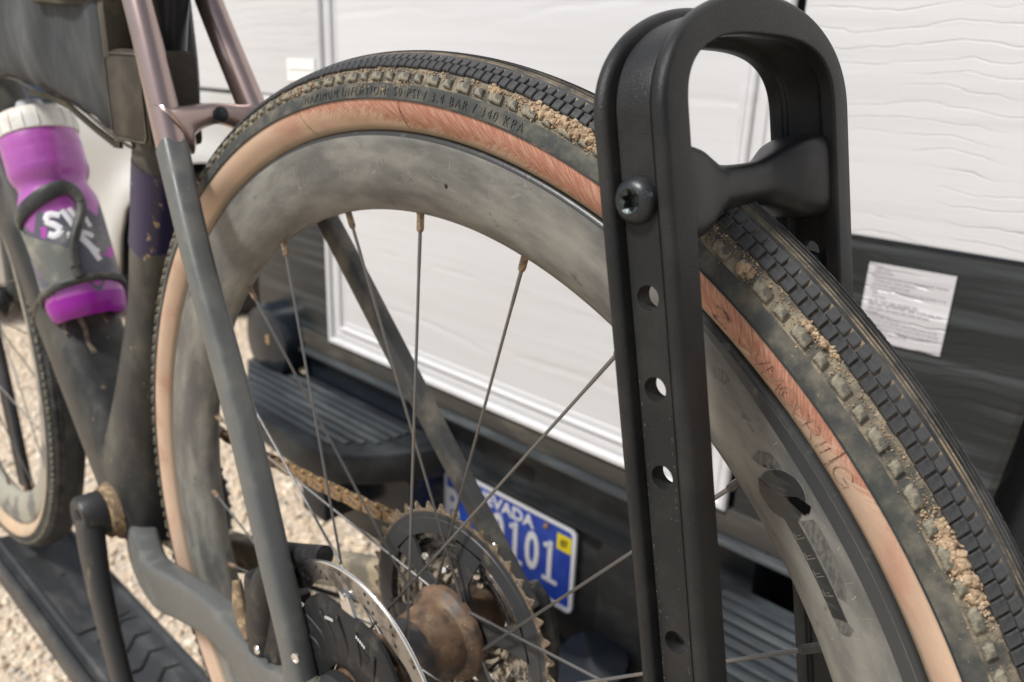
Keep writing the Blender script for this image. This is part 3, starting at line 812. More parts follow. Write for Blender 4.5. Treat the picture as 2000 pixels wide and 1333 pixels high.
# bare body below, so nothing is seen through under the truck except shade
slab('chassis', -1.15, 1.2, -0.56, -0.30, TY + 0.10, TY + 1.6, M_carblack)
for x in (-1.13, 1.0):
    w_ = put('wheel', *lathe_vf([(0.16, -0.12), (0.27, -0.12), (0.30, -0.10), (0.305, 0.0), (0.30, 0.10), (0.27, 0.12), (0.16, 0.12)], (x, TY + 0.95, GZ + 0.30), (1, 0, 0), 40), M_cartyre, truck, True, angle=50)

# ------------------------------------------------------------------ bicycle
bike = empty('bicycle', (-0.49, 0, -0.355), 'muddy grey gravel bicycle with tan sidewall tyres standing in the rack', 'bicycle')
RC, HW, HH = 0.331, 0.0222, 0.0238
def TS(th, ph, h=0.0):
    """point of the rear tyre surface; th, ph in degrees"""
    t, p = radians(th), radians(ph)
    nr, ny = sin(p) / HH, -cos(p) / HW
    l = math.hypot(nr, ny)
    r = RC + HH * sin(p) + h * nr / l; y = -HW * cos(p) + h * ny / l
    return Vector((r * cos(t), y, r * sin(t)))
def pf(ph, h=0.0):
    q = TS(0, ph, h); return (q.x, q.y)
prof = []; fm = []
def seg(a, b, n, h, mi):
    for k in range(n):
        prof.append(pf(a + (b - a) * k / n, h)); fm.append(mi)
seg(5.5, 24.5, 6, 0, 0)
seg(24.5, 45, 6, -0.0001, 3)
seg(45, 70.2, 7, 0, 1)
seg(70.6, 76.8, 3, 0.0011, 2)
seg(77.0, 77.6, 1, 0.0006, 1)
seg(77.8, 81.2, 2, 0.0012, 2)
seg(81.4, 82.0, 1, 0.0006, 1)
seg(82.2, 87.0, 3, 0.0012, 2)
seg(87.2, 88.0, 1, 0.0005, 1)
seg(88.2, 91.8, 2, 0.0012, 2)
seg(92, 92.8, 1, 0.0005, 1)
seg(93, 109.6, 5, 0.0012, 2)
seg(110, 135, 8, 0, 2)
seg(135, 143, 3, 0, 1)
seg(143, 175, 8, 0, 0)
prof.append(pf(175)); 
M_rub_ctr = M_rubber_top
M_shoulder = mat('dust_filmed_shoulder_rubber', (0.060, 0.058, 0.050), 0.8,
               mixes=[((0.29, 0.24, 0.165, 1), 110, 0.38, 0.66, 9, 0.85), ((0.40, 0.34, 0.25, 1), 420, 0.62, 0.72, 5, 0.7)], bump=[(800, 0.6, 0.0012, 5)])
tyre = rev_y('tyre', prof, [M_sidewall_black, M_groove, M_rub_ctr, M_shoulder], bike, n=480, fm=fm + [0])
tan_prof = [pf(6.2, -0.0003), (0.3325, -0.0218), (0.3300, -0.02145), (0.3272, -0.0205), (0.3245, -0.0191), (0.3220, -0.0173), (0.3200, -0.0155), (0.3186, -0.0138), (0.3175, -0.0122)]
side = rev_y('sidewall', tan_prof, M_tan, tyre, n=360)
side2 = rev_y('sidewall', [(r, -y) for r, y in tan_prof], M_tan, tyre, n=240)
put_line = rev_y('sidewall_bead_line', [pf(5.2, 0.0), pf(5.8, 0.0005), pf(6.6, 0.0006), pf(7.2, 0.0)], M_rubber, tyre, n=360)

# tread blocks -------------------------------------------------------
def block_mesh(name, dth, p1, p2, h, inset_t, inset_p, nP, M, skew=0.0):
    """moulded block at th = 0: raised top, bevelled sides"""
    v = []; f = []
    def P(t, ph, hh): return TS(t, ph, hh)
    cols = nP
    ring = []
    for lvl, (it, ip, hh) in enumerate([(0, 0, -0.0004), (inset_t * 0.25, ip0 if False else inset_p * 0.25, h * 0.75), (inset_t, inset_p, h)]):
        for side_ in (-1, 1):
            for k in range(cols + 1):
                ph = p1 + ip + (p2 - p1 - 2 * ip) * k / cols
                t = side_ * (dth / 2 - it) + skew * (ph - (p1 + p2) / 2)
                v.append(P(t, ph, hh))
    n = cols + 1
    def idx(l, s_, k): return l * 2 * n + s_ * n + k
    for l in range(2):
        for k in range(cols):
            f.append((idx(l, 0, k), idx(l, 0, k + 1), idx(l + 1, 0, k + 1), idx(l + 1, 0, k)))
            f.append((idx(l, 1, k), idx(l, 1, k + 1), idx(l + 1, 1, k + 1), idx(l + 1, 1, k)))
        for k in (0, cols):
            f.append((idx(l, 0, k), idx(l, 1, k), idx(l + 1, 1, k), idx(l + 1, 0, k)))
    for k in range(cols):
        f.append((idx(2, 0, k), idx(2, 0, k + 1), idx(2, 1, k + 1), idx(2, 1, k)))
    me = bpy.data.meshes.new(name); me.from_pydata([tuple(a) for a in v], [], f); me.materials.append(M)
    bm = bmesh.new(); bm.from_mesh(me); bmesh.ops.recalc_face_normals(bm, faces=bm.faces); bm.to_mesh(me); bm.free()
    return me
ip0 = 0
PIT = 0.865
meB = [block_mesh('tread_block', PIT * w, 45.2 + d, 58.0, 0.0017, 0.08, 1.6, 2, M_rubber_top, 0.006) for d, w in ((0, .88), (0.6, .86), (-0.5, .89))]
meA = [block_mesh('tread_block', PIT * w, 58.9, 70.5 + d, 0.0013, 0.06, 0.8, 2, M_rubber_top, 0.010) for d, w in ((0, .82), (0.9, .80))]
meC = None
meK = [block_mesh('side_knob', 1.30, 26.8, 37.4, 0.0018, 0.17, 1.9, 2, M_knob, 0.012), block_mesh('side_knob', 0.82, 27.4, 36.6, 0.0018, 0.15, 1.7, 2, M_knob, 0.012)]
def join_mesh(name, items, M, parent):
    v = []; f = []
    for me, th in items:
        R_ = Matrix.Rotation(-radians(th), 3, 'Y'); k = len(v)
        v += [R_ @ a.co for a in me.vertices]; f += [[i + k for i in q.vertices] for q in me.polygons]
    o = put(name, v, f, M, parent); o['kind'] = 'stuff'; return o
single = [(i, me) for i, me in enumerate([])]
rest = []; restK = []
for k in range(416):
    th = 33.755 + (k - 20) * PIT
    near = 30 < th < 118
    for row, mes, off in (('B', meB, 0.23), ('A', meA, 0.0)):
        me = mes[(k * 7) % len(mes)]
        t = th + off + random.uniform(-0.02, 0.02)
        if near:
            o = bpy.data.objects.new('tread_block', me); COL.objects.link(o)
            place(o, tyre); o.rotation_euler = (0, -radians(t), 0)
        else: rest.append((me, t))
for k in range(208):
    th = 33.76 + (k - 12) * 1.7308
    me = meK[k % 2]
    t = th + random.uniform(-0.05, 0.05)
    if 28 < th < 178:
        o = bpy.data.objects.new('side_knob', me); COL.objects.link(o)
        place(o, tyre); o.rotation_euler = (0, -radians(t), 0)
    else: restK.append((me, t))
join_mesh('tread_blocks_around_tyre', rest, M_rubber_top, tyre)
join_mesh('side_knobs_around_tyre', restK, M_knob, tyre)
# far half of the tread, mirrored
v = []; f = []
for k in range(0, 416):
    for me, off in ((meB[0], 0.45), (meA[0], 0.35)):
        R_ = Matrix.Rotation(-radians(k * PIT + off), 3, 'Y'); kk = len(v)
        v += [R_ @ Vector((a.co.x, -a.co.y, a.co.z)) for a in me.vertices]; f += [[i + kk for i in q.vertices] for q in me.polygons]
o = put('far_tread_blocks', v, f, M_rubber_top, tyre); o['kind'] = 'stuff'
# fine herringbone sipes on the centre strip
v = []; f = []
for k in range(1500):
    th = 20 + k * 0.12
    for p1, p2, d in ((88.6, 91.4, 0.10), (95.0, 98.0, -0.10), (82.5, 85.5, 0.10)):
        a = TS(th, p1, 0.00135); b = TS(th + d, p2, 0.00135); c = TS(th + d + 0.05, p2, 0.00135); e = TS(th + 0.05, p1, 0.00135)
        kk = len(v)
        up = [TS(th + 0.025, p1, 0.0018), TS(th + d + 0.025, p2, 0.0018)]
        v += [a, b, c, e] + up
        f += [(kk, kk + 1, kk + 5, kk + 4), (kk + 4, kk + 5, kk + 2, kk + 3)]
o = put('centre_tread_ridges', v, f, M_rubber_top, tyre); o['kind'] = 'stuff'

# moulded lettering on the black sidewall
def wrap_text(txt, size, th_c, ph_or_R, surf, name, M, parent, h=0.0004, sp=1.0, bold=0.0, xs=1.0, radius=0.345):
    v, f = text_mesh(txt, size, h, sp, 2, xs, bold)
    return put(name, [surf(th_c, a.x, a.y, a.z) for a in v], f, M, parent, False)
def surf_side(th_c, x, y, z):
    # x along the circumference (clockwise), y outwards along the sidewall
    ph = 14.6 + degrees(y / 0.0232)
    return TS(th_c - degrees(x / 0.338), ph, 0.00002 + (z + 0.0005) * 0.42)
wrap_text('MAXIMUM INFLATION: 50 PSI / 3.4 BAR / 340 KPA', 0.0060, 89.3, 0, surf_side, 'moulded_lettering', M_sidewall_black, tyre, 0.0005, 1.38, -0.00009, 0.92)

# faint sketched hot-patch letters on the tan casing: strokes
def tan_S(th, R, h=0.0002):
    P_ = tan_prof
    for (r0, y0), (r1, y1) in zip(P_, P_[1:]):
        if r1 <= R <= r0:
            q = (R - r0) / (r1 - r0); y = y0 + (y1 - y0) * q; break
    else: y = P_[0][1] if R > P_[0][0] else P_[-1][1]
    t = radians(th); return Vector((R * cos(t), y - h, R * sin(t)))
STROKES = {
 'A': [[(0, 0), (.5, 1), (1, 0)], [(.2, .35), (.8, .35)]], 'V': [[(0, 1), (.5, 0), (1, 1)]],
 'M': [[(0, 0), (.15, 1), (.5, .3), (.85, 1), (1, 0)]], 'I': [[(.5, 0), (.5, 1)]],
 'O': [[(.5 + .5 * cos(a * .628), .5 + .5 * sin(a * .628)) for a in range(11)], [(.5 + .3 * cos(a * .628), .5 + .32 * sin(a * .628)) for a in range(11)]],
 'C': [[(.5 + .5 * cos(.6 + a * .5), .5 + .5 * sin(.6 + a * .5)) for a in range(11)]],
 'R': [[(0, 0), (0, 1), (.7, 1), (.9, .75), (.7, .5), (0, .5)], [(.5, .5), (1, 0)]],
 'G': [[(.5 + .5 * cos(.7 + a * .5), .5 + .5 * sin(.7 + a * .5)) for a in range(11)], [(1, .1), (1, .5), (.55, .5)]],
 '\\': [[(0, 1), (1, 0)]], '2': [[(0, .8), (.5, 1), (1, .75), (0, 0), (1, 0)]],
}
def stroke_letters(items, surf, name, M, parent, sw=0.00045):
    g = G()
    for ch, thc, R0, w, hgt in items:
        for st in STROKES[ch]:
            for (a, b) in zip(st, st[1:]):
                n_ = 3
                for k in range(n_):
                    x0 = a[0] + (b[0] - a[0]) * k / n_; y0 = a[1] + (b[1] - a[1]) * k / n_
                    x1 = a[0] + (b[0] - a[0]) * (k + 1) / n_; y1 = a[1] + (b[1] - a[1]) * (k + 1) / n_
                    d = Vector(((x1 - x0) * w, (y1 - y0) * hgt))
                    if d.length < 1e-7: continue
                    d.normalize(); px, py = -d.y * sw / 2, d.x * sw / 2
                    q = []
                    for (X, Y, s_) in ((x0, y0, 1), (x1, y1, 1), (x1, y1, -1), (x0, y0, -1)):
                        xx = (X - .5) * w + px * s_; yy = (Y - .5) * hgt + py * s_
                        q.append(surf(thc - degrees(xx / R0), R0 + yy))
                    g.add(q, [(0, 1, 2, 3)])
    return g.put(name, M, parent)
stroke_letters([('\\', 53.5, .3262, .004, .009), ('A', 52.55, .3255, .006, .008), ('V', 51.55, .3255, .006, .008), ('M', 50.2, .3255, .008, .008),
                ('O', 48.7, .3255, .008, .0085), ('C', 47.4, .3255, .006, .008), ('R', 46.3, .3255, .006, .008), ('I', 45.35, .3255, .003, .007),
                ('I', 44.9, .3255, .003, .007), ('G', 43.1, .3262, .0075, .0085)], tan_S, 'faint_lettering', M_etch, side, 0.00035)
stroke_letters([('2', 55.2, .3252, .008, .007)], tan_S, 'faint_lettering', M_etch, side, 0.0011)
g = G()
for (a, b) in ((44.35, 44.1), (89.45, 89.15), (104.6, 103.9)):
    n_ = 8
    for k in range(n_):
        t0 = a + (b - a) * k / n_; t1 = a + (b - a) * (k + 1) / n_
        r0 = .3330 - .0135 * k / n_; r1 = .3330 - .0135 * (k + 1) / n_
        g.add([tan_S(t0 - .03, r0, .0002), tan_S(t0, r0, .0005), tan_S(t0 + .03, r0, .0002), tan_S(t1 - .03, r1, .0002), tan_S(t1, r1, .0005), tan_S(t1 + .03, r1, .0002)], [(0, 1, 4, 3), (1, 2, 5, 4)])
g.put('casing_seam', M_etch, side)

# dried mud clods
def clod(th0, th1, ph, wid, n, r0, r1, seed):
    rr = random.Random(seed)
    bm = bmesh.new(); bmesh.ops.create_icosphere(bm, subdivisions=1, radius=1.0); bm.verts.index_update()
    bv = [v_.co.copy() for v_ in bm.verts]; bf = [[a.index for a in q.verts] for q in bm.faces]; bm.free()
    g = G()
    for k in range(n):
        u = rr.random()
        th = th0 + (th1 - th0) * u
        p_ = (ph if not isinstance(ph, tuple) else ph[0] + (ph[1] - ph[0]) * u) + rr.gauss(0, wid)
        edge = 1 - abs(2 * u - 1) ** 3
        r = rr.uniform(r0, r1) * (0.6 + 0.4 * edge) * (1.6 if rr.random() < 0.08 else 1)
        h = rr.uniform(-0.2, 1.6) * r * max(0.2, 1 - abs(p_ - (ph if not isinstance(ph, tuple) else ph[0])) / 12)
        c = TS(th, p_, h)
        q = Matrix.Rotation(rr.uniform(0, 6), 3, Vector((rr.random(), rr.random(), rr.random() + .1)).normalized())
        sc = Vector((rr.uniform(.6, 1.3), rr.uniform(.6, 1.3), rr.uniform(.5, 1.1)))
        g.add([c + q @ Vector((b.x * sc.x, b.y * sc.y, b.z * sc.z)) * r * rr.uniform(.8, 1.2) for b in bv], bf)
    o = g.put('dried_mud', M_mud, tyre); o['kind'] = 'stuff'
    return o
clod(69.0, 75.9, (35.5, 39.0), 3.0, 800, 0.0004, 0.0014, 1)
clod(68.0, 77.5, (34, 38), 4.5, 420, 0.0002, 0.0007, 31)
clod(78.6, 79.8, 39, 2.0, 90, 0.0005, 0.0014, 2)
clod(55.5, 56.6, 34.5, 2.0, 110, 0.0005, 0.0013, 3)
clod(34.0, 39.1, (39.5, 37.5), 2.8, 800, 0.0004, 0.0013, 4)
clod(33.0, 40.5, (39, 37), 4.5, 420, 0.0002, 0.0006, 34)
clod(48.8, 51.8, (45, 40), 1.3, 150, 0.0004, 0.0010, 5)
clod(101.5, 108, 33, 2.2, 170, 0.0004, 0.0011, 6)
clod(87, 96, 22, 5, 90, 0.0002, 0.0006, 7)
clod(40, 118, 41, 3.0, 1500, 0.00015, 0.0005, 8)
clod(28, 110, 32, 4.5, 700, 0.00015, 0.0004, 9)
for k in range(12):   # mud packed in the slots between blocks
    t = [35.0, 35.9, 36.8, 37.7, 38.6, 49.0, 49.9, 50.8, 51.7, 71.2, 73.0, 39.5][k] + 0.13 - 0.45
    clod(t - .05, t + .05, (46, 58), 1.5, 34, 0.0003, 0.0006, 20 + k)

# rim ----------------------------------------------------------------
hp = [(0.3178, -0.0122), (0.3176, -0.0138), (0.3168, -0.0147), (0.3158, -0.0151), (0.3152, -0.0153), (0.3095, -0.0152), (0.3000, -0.0150), (0.2930, -0.0138), (0.2865, -0.0115), (0.2805, -0.0080), (0.2765, -0.0045), (0.2752, -0.0015)]
rp = hp + [(r, -y) for r, y in hp[::-1]]
rfm = [1] * 4 + [0] * (len(rp) - 9) + [1] * 4
rim = rev_y('rim', rp, [M_rim, M_rimlip], bike, n=360, fm=rfm + [0], angle=35)
def rim_S(th, R, h=0.00015):
    for (r0, y0), (r1, y1) in zip(hp, hp[1:]):
        if r1 <= R <= r0:
            y = y0 + (y1 - y0) * ((R - r0) / (r1 - r0)); break
    else: y = -0.015
    t = radians(th); return Vector((R * cos(t), y - h, R * sin(t)))
def rim_decal(name, poly, M, h, parent=rim, sub=3):
    bm = bmesh.new()
    vs = [bm.verts.new((p[0], p[1] * 57.3 / 0.3, 0)) for p in poly]
    bm.faces.new(vs)
    bmesh.ops.triangulate(bm, faces=bm.faces)
    for _ in range(7):
        bmesh.ops.subdivide_edges(bm, edges=[e for e in bm.edges if e.calc_length() > 0.3], cuts=1)
        bmesh.ops.triangulate(bm, faces=bm.faces)
    bmesh.ops.triangulate(bm, faces=bm.faces)
    bm.verts.index_update()
    v = [rim_S(a.co.x, a.co.y * 0.3 / 57.3, h) for a in bm.verts]; f = [[a.index for a in q.verts] for q in bm.faces]
    bm.free()
    return put(name, v, f, M, parent, True, angle=40)
# bar runs clockwise (smaller angle) from the disc; the disc is walked from its lower right round the top
disc = []
for a in range(0, 301, 12):          # a = 0 points along -theta
    t_ = radians(a + 28)
    disc.append((43.45 - 1.865 * cos(t_), max(.2884, .2977 + 0.0097 * sin(t_))))
disc = [(33.85, .2980), (37.0, .2982), (41.3, .2982)] + disc + [(41.75, .2930), (38.0, .2930), (34.2, .2926)]
cen = (43.5, .297)
def grow(poly, kth, kR):
    out = []
    n = len(poly)
    for i in range(n):
        a = Vector((poly[i - 1][0] * .0052, poly[i - 1][1])); b = Vector((poly[(i + 1) % n][0] * .0052, poly[(i + 1) % n][1]))
        d = (b - a).normalized(); nn = Vector((-d.y, d.x))
        out.append((poly[i][0] + nn.x * kth / .0052, poly[i][1] + nn.y * kth))
    return out
rim_decal('logo_border', grow(disc, 0.00032, 0), M_logo_edge, 0.00022)
rim_decal('logo', disc, M_bare, 0.00034)
rim_decal('logo_mark', [(43.3, .2985), (42.9, .3035), (42.0, .3066), (41.6, .3045), (41.6, .3022)], mat('deep_gloss_black', (0.004, 0.004, 0.004), 0.12), 0.00046)
rim_decal('logo_mark', [(45.2, .2925), (44.7, .2905), (44.2, .2948)], mat('deep_gloss_black', (0.004, 0.004, 0.004), 0.12), 0.00046)
M_scuff = mat('scratched_rim_patch', (0.072, 0.072, 0.069), 0.45, mixes=[((0.13, 0.128, 0.115, 1), (900, 60, 300), 0.36, 0.66, 4)])
rim_decal('scuffed_patch', [(41.3, .2990), (41.1, .3045), (40.0, .3052), (38.0, .3045), (36.0, .3030), (35.2, .3010), (35.6, .2988), (38, .2991), (40, .2990)], M_scuff, 0.00014)
rim_decal('scuffed_patch', [(46.6, .2945), (46.9, .2995), (46.3, .3035), (45.2, .3045), (44.6, .3030), (45.9, .3005), (45.9, .2965)], M_scuff, 0.00014)
rim_decal('scuffed_patch', [(33.9, .2975), (33.2, .2990), (32.7, .2960), (33.0, .2925), (34.1, .2925)], M_scuff, 0.00014)
rim_decal('scuffed_patch', [(53.4, .3060), (52.7, .3085), (51.9, .3080), (51.9, .3050), (52.8, .3035)], M_scuff, 0.00014)
M_band = mat('polished_dark_rim_band', (0.040, 0.042, 0.044), 0.30, mixes=[((0.17, 0.17, 0.155, 1), (110, 110, 110), 0.55, 0.8, 7, 0.6)], bump=[(300, 0.2, 0.0005, 4)])
rim_decal('dark_rim_band', [(t, .3150) for t in range(58, 12, -1)] + [(t, .3100 + .0045 * max(0, (t - 44) / 14) ** 1.5) for t in range(13, 58)], M_band, 0.00012)
# cut marks of the worn letters in the bar
g = G()
def bar_tick(t0, t1, r0, r1):
    g.add([rim_S(t0, r0, .0005), rim_S(t1, r0, .0005), rim_S(t1, r1, .0005), rim_S(t0, r1, .0005)], [(0, 1, 2, 3)])
for tc in (40.1, 38.55, 37.2, 35.75):
    bar_tick(tc, tc + .06, .2936, .2975); bar_tick(tc, tc + .55, .2936, .2940); bar_tick(tc + .25, tc + .30, .2942, .2962)
g.put('worn_letters', M_logo_edge, rim)
# vent hole
put('vent_hole', *lathe_vf([(0.0013, 0), (0.0010, 0.0003), (0.0, 0.00035)], rim_S(84.2, 0.2965, 0.0), (0, -1, 0), 14), M_dark_slot, rim, True)
# white scratches
rr = random.Random(11)
g = G()
M_scratch = mat('pale_scratches', (0.42, 0.41, 0.36), 0.7)
for k in range(90):
    th = rr.choice([rr.uniform(74, 118), rr.uniform(74, 118), rr.uniform(30, 58)]); R0 = rr.uniform(.286, .3085)
    a = rr.gauss(1.9, 0.7); L_ = rr.uniform(.0008, .006); w = rr.uniform(.00003, .00008)
    n_ = 4; cur = rr.uniform(-.5, .5)
    for s_ in range(n_):
        aa = a + cur * s_ / n_; d = Vector((cos(aa), sin(aa))); nn = Vector((-d.y, d.x)) * w
        p0 = Vector((th * .0052, R0)); p1 = p0 + d * L_ / n_
        q = [p0 + nn, p1 + nn, p1 - nn, p0 - nn]
        if min(z.y for z in q) < .2775 or max(z.y for z in q) > .3095: break
        g.add([rim_S(z.x / .0052, z.y, .0001) for z in q], [(0, 1, 2, 3)])
        th, R0 = p1.x / .0052, p1.y
g.put('scratches', M_scratch, rim)['kind'] = 'stuff'

# spokes -------------------------------------------------------------
def spoke(alpha, side_, sgn, cx=0.0, parent=bike, nmat=None):
    A_ = radians(alpha)
    if side_ < 0: y, Rf, d = -0.036, 0.024, 75
    else: y, Rf, d = 0.019, 0.028, 45
    B_ = radians(alpha + sgn * d)
    yr = 0.0015 * (-1 if side_ < 0 else 1)
    a = Vector((cx + .2765 * cos(A_), yr, .2765 * sin(A_))); b = Vector((cx + Rf * cos(B_), y, Rf * sin(B_)))
    d_ = (b - a).normalized(); x, yy, z = frame_of(d_)
    L_ = (b - a).length
    s_ = put('spoke', *lathe_vf([(0.0010, 0.004), (0.0010, L_ * 0.10), (0.00085, L_ * 0.13), (0.00085, L_ * 0.88), (0.0011, L_ * 0.92), (0.0011, L_)], a, d_, 10), M_spoke, parent, True, angle=60)
    put('nipple', *lathe_vf([(0.0026, -0.001), (0.0026, 0.001), (0.0020, 0.0015), (0.0020, 0.009), (0.0017, 0.0105), (0.0011, 0.011)], a, d_, 8), nmat or M_nipple, s_, False)
    return s_
for k in range(12):
    al = 30 * k + 0.8
    spoke(al, -1, -1 if k % 2 == 1 else 1, nmat=M_nipple_dark if k == 1 else None)
    al = 30 * k + 15.4
    spoke(al, 1, 1 if k % 2 == 0 else -1, nmat=M_nipple_dark if k == 1 else None)

M_hubdark = mat('dark_grey_hub_sleeve', (0.045, 0.043, 0.045), 0.4, mixes=[((0.15, 0.09, 0.055, 1), 60, 0.5, 0.7, 6)])
# hub, cassette, rotor -----------------------------------------------
hub = put('hub', *lathe_vf([(0.010, -0.066), (0.010, -0.060), (0.0175, -0.058), (0.0175, -0.044), (0.0275, -0.0385), (0.0275, -0.0345), (0.0245, -0.031), (0.0238, -0.020), (0.0238, -0.008), (0.0250, 0.000),
                           (0.0262, 0.006), (0.0255, 0.010), (0.0262, 0.0115), (0.0315, 0.0145), (0.0325, 0.017), (0.0318, 0.0205), (0.029, 0.022), (0.020, 0.023), (0.018, 0.06), (0.010, 0.068)], (0, 0, 0), (0, 1, 0), 56), M_hub, bike, True, angle=50)
put('hub_sleeve', *lathe_vf([(0.0240, -0.033), (0.0245, -0.031), (0.0243, -0.014), (0.0239, -0.012)], (0, 0, 0), (0, 1, 0), 56, caps=False), M_hubdark, hub, True)
g = G()
for k in range(12):
    for y, R_ in ((0.0138, 0.0283), (-0.0392, 0.0243)):
        a = radians(30 * k + 12)
        g.add(*lathe_vf([(0.0016, 0), (0.0012, -0.0012), (0.0, -0.0013)], (R_ * cos(a), y, R_ * sin(a)), (0, 1, 0), 8))
g.put('spoke_head', M_nipple, hub, True)

def cog(name, T, y, th, mats, R_in, arms=0, hub_r=0.018, parent=bike, cx=0, cz=0, phase=0.0, rim_w=0.012, dusty=True):
    Ro = 0.0127 / (2 * sin(pi / T)) + 0.0020
    Rr = Ro - 0.0054
    spt = 10; n = T * spt
    def rout(i):
        u = (i / spt) % 1.0
        x = abs(u - 0.5) * 2      # 0 at tooth centre, 1 at gap
        if x < 0.14: return Ro - 0.0004 * x
        if x < 0.50: return Ro - (Ro - Rr) * ((x - 0.14) / 0.36) ** 0.8
        return Rr
    radii = [lambda i: R_in, lambda i: Rr - 0.0060, lambda i: Rr - 0.0056, lambda i: Rr - 0.0016, rout]
    ys = [(y, y + th), (y, y + th), (y + 0.0006, y + th - .0004), (y + 0.0006, y + th - .0004), (y + 0.0006, y + th - .0004)]
    v = []; f = []; mi = []
    K = len(radii)
    for i in range(n):
        a = 2 * pi * i / n + phase
        for s_ in (0, 1):
            for j, rf in enumerate(radii):
                r = rf(i); v.append((cx + r * cos(a), ys[j][s_], cz + r * sin(a)))
    for i in range(n):
        i2 = (i + 1) % n
        for s_ in (0, 1):
            for j in range(K - 1):
                f.append((i * 2 * K + s_ * K + j, i2 * 2 * K + s_ * K + j, i2 * 2 * K + s_ * K + j + 1, i * 2 * K + s_ * K + j + 1)); mi.append(1 if j >= 3 else 0)
        f.append((i * 2 * K + K - 1, i2 * 2 * K + K - 1, i2 * 2 * K + 2 * K - 1, i * 2 * K + 2 * K - 1)); mi.append(1)
        f.append((i * 2 * K, i2 * 2 * K, i2 * 2 * K + K, i * 2 * K + K)); mi.append(0)
    o = put(name, v, f, mats, parent, False, fmats=mi)
    if arms:
        g = G()
        for k in range(arms):
            a = 2 * pi * k / arms + 0.35
            d = Vector((cos(a), 0, sin(a))); t = Vector((-sin(a), 0, cos(a)))
            c0 = Vector((cx, y, cz))
            p = [c0 + d * hub_r - t * .010, c0 + d * hub_r + t * .010, c0 + d * (R_in * .62) + t * .0045, c0 + d * (R_in + .001) + t * .012, c0 + d * (R_in + .001) - t * .012, c0 + d * (R_in * .62) - t * .0045]
            q = [z + Vector((0, th, 0)) for z in p]
            g.add(p + q, [(0, 1, 2, 5), (5, 2, 3, 4), (6, 7, 8, 11), (11, 8, 9, 10)] + [(i, (i + 1) % 6, 6 + (i + 1) % 6, 6 + i) for i in range(6)])
        g.put('spider_arm', mats[0], o)
    return o
cass = cog('cassette', 42, 0.0236, 0.0022, [M_cog, M_cogteeth], 0.0655, 6, 0.024, phase=0.03)
teeth = [36, 32, 28, 24, 21, 19, 17, 15, 13, 11]
for i, T in enumerate(teeth):
    R_ = 0.0127 / (2 * sin(pi / T))
    cog('sprocket', T, 0.0268 + i * 0.0036, 0.0018, [M_steel, M_steel], max(0.012, R_ - 0.012), 0, parent=cass, phase=i * .21)
g = G()
for k in range(6):
    a = radians(60 * k + 10)
    for R_, yy in ((0.050, 0.026), (0.036, 0.034)):
        c = Vector((R_ * cos(a), yy, R_ * sin(a)))
        g.add(*tube_vf([c, c + Vector((0.010 * cos(a + 1.9), 0.010, 0.010 * sin(a + 1.9)))], 0.0022, 8, up=(0, 0, 1)))
        g.add(*tube_vf([Vector((.022 * cos(a), .028, .022 * sin(a))), Vector((.062 * cos(a + .35), .027, .062 * sin(a + .35)))], 0.0016, 6, up=(0, 1, 0)))
g.put('spider_pins', M_steel, cass, True)

# brake rotor
def rotor():
    v = []; f = []; n = 240; y0, y1 = -0.0574, -0.0556
    def r_out(a): return 0.0800 + 0.0008 * math.sin(a * 10)
    def r_in(a): return 0.0672 + 0.0020 * math.sin(a * 10 + 1.0)
    for i in range(n):
        a = 2 * pi * i / n
        for (r, y) in ((r_in(a), y0), (r_out(a) - .0008, y0), (r_out(a), y0 + .0005), (r_out(a), y1 - .0005), (r_out(a) - .0008, y1), (r_in(a), y1)):
            v.append((r * cos(a), y, r * sin(a)))
    for i in range(n):
        j = (i + 1) % n
        for k in range(6):
            k2 = (k + 1) % 6; f.append((i * 6 + k, j * 6 + k, j * 6 + k2, i * 6 + k2))
    return v, f
M_rface = mat('worn_rotor_face', (0.36, 0.345, 0.33), 0.30, metal=1.0, mixes=[((0.09, 0.08, 0.075, 1), (70, 70, 70), 0.46, 0.62, 6, 0.8)], bump=[(800, 0.2, 0.0003, 3)])
rot = put('brake_rotor', *rotor(), M_rface, bike, True, angle=40)
put('rotor_edge', *lathe_vf([(0.0795, -0.0577), (0.0803, -0.0576), (0.0808, -0.0570), (0.0808, -0.0562), (0.0803, -0.0556)], (0, 0, 0), (0, 1, 0), 160, caps=False), M_rotor, rot, True)
g = G(); h_ = G()
for k in range(20):
    a = 2 * pi * k / 20
    for R_, off in ((0.0700, 0.0), (0.0735, 0.07), (0.0765, 0.12)):
        aa = a + off
        if (k % 3) == 2 and R_ < 0.075: continue
        h_.add(*lathe_vf([(0.00125, 0.0), (0.0008, 0.00012), (0, 0.00014)], (R_ * cos(aa), -0.0574, R_ * sin(aa)), (0, -1, 0), 8))
h_.put('cooling_hole', M_dark_slot, rot)
def carrier():
    v = []; f = []; n = 120; y0, y1 = -0.0612, -0.0580
    for i in range(n):
        a = 2 * pi * i / n
        ro = 0.0585 + 0.002 * math.cos(6 * a)
        for (r, y) in ((0.018, y0), (0.024, y0 - .002), (0.040, y0 - .001), (ro - .002, y0), (ro, y0 + .001), (ro, y1), (0.018, y1)):
            v.append((r * cos(a), y, r * sin(a)))
    for i in range(n):
        j = (i + 1) % n
        for k in range(6): f.append((i * 7 + k, j * 7 + k, j * 7 + k + 1, i * 7 + k + 1))
    return v, f
car_ = put('rotor_carrier', *carrier(), M_carrier, rot, True, angle=40)
g = G(); b_ = G(); sl = G()
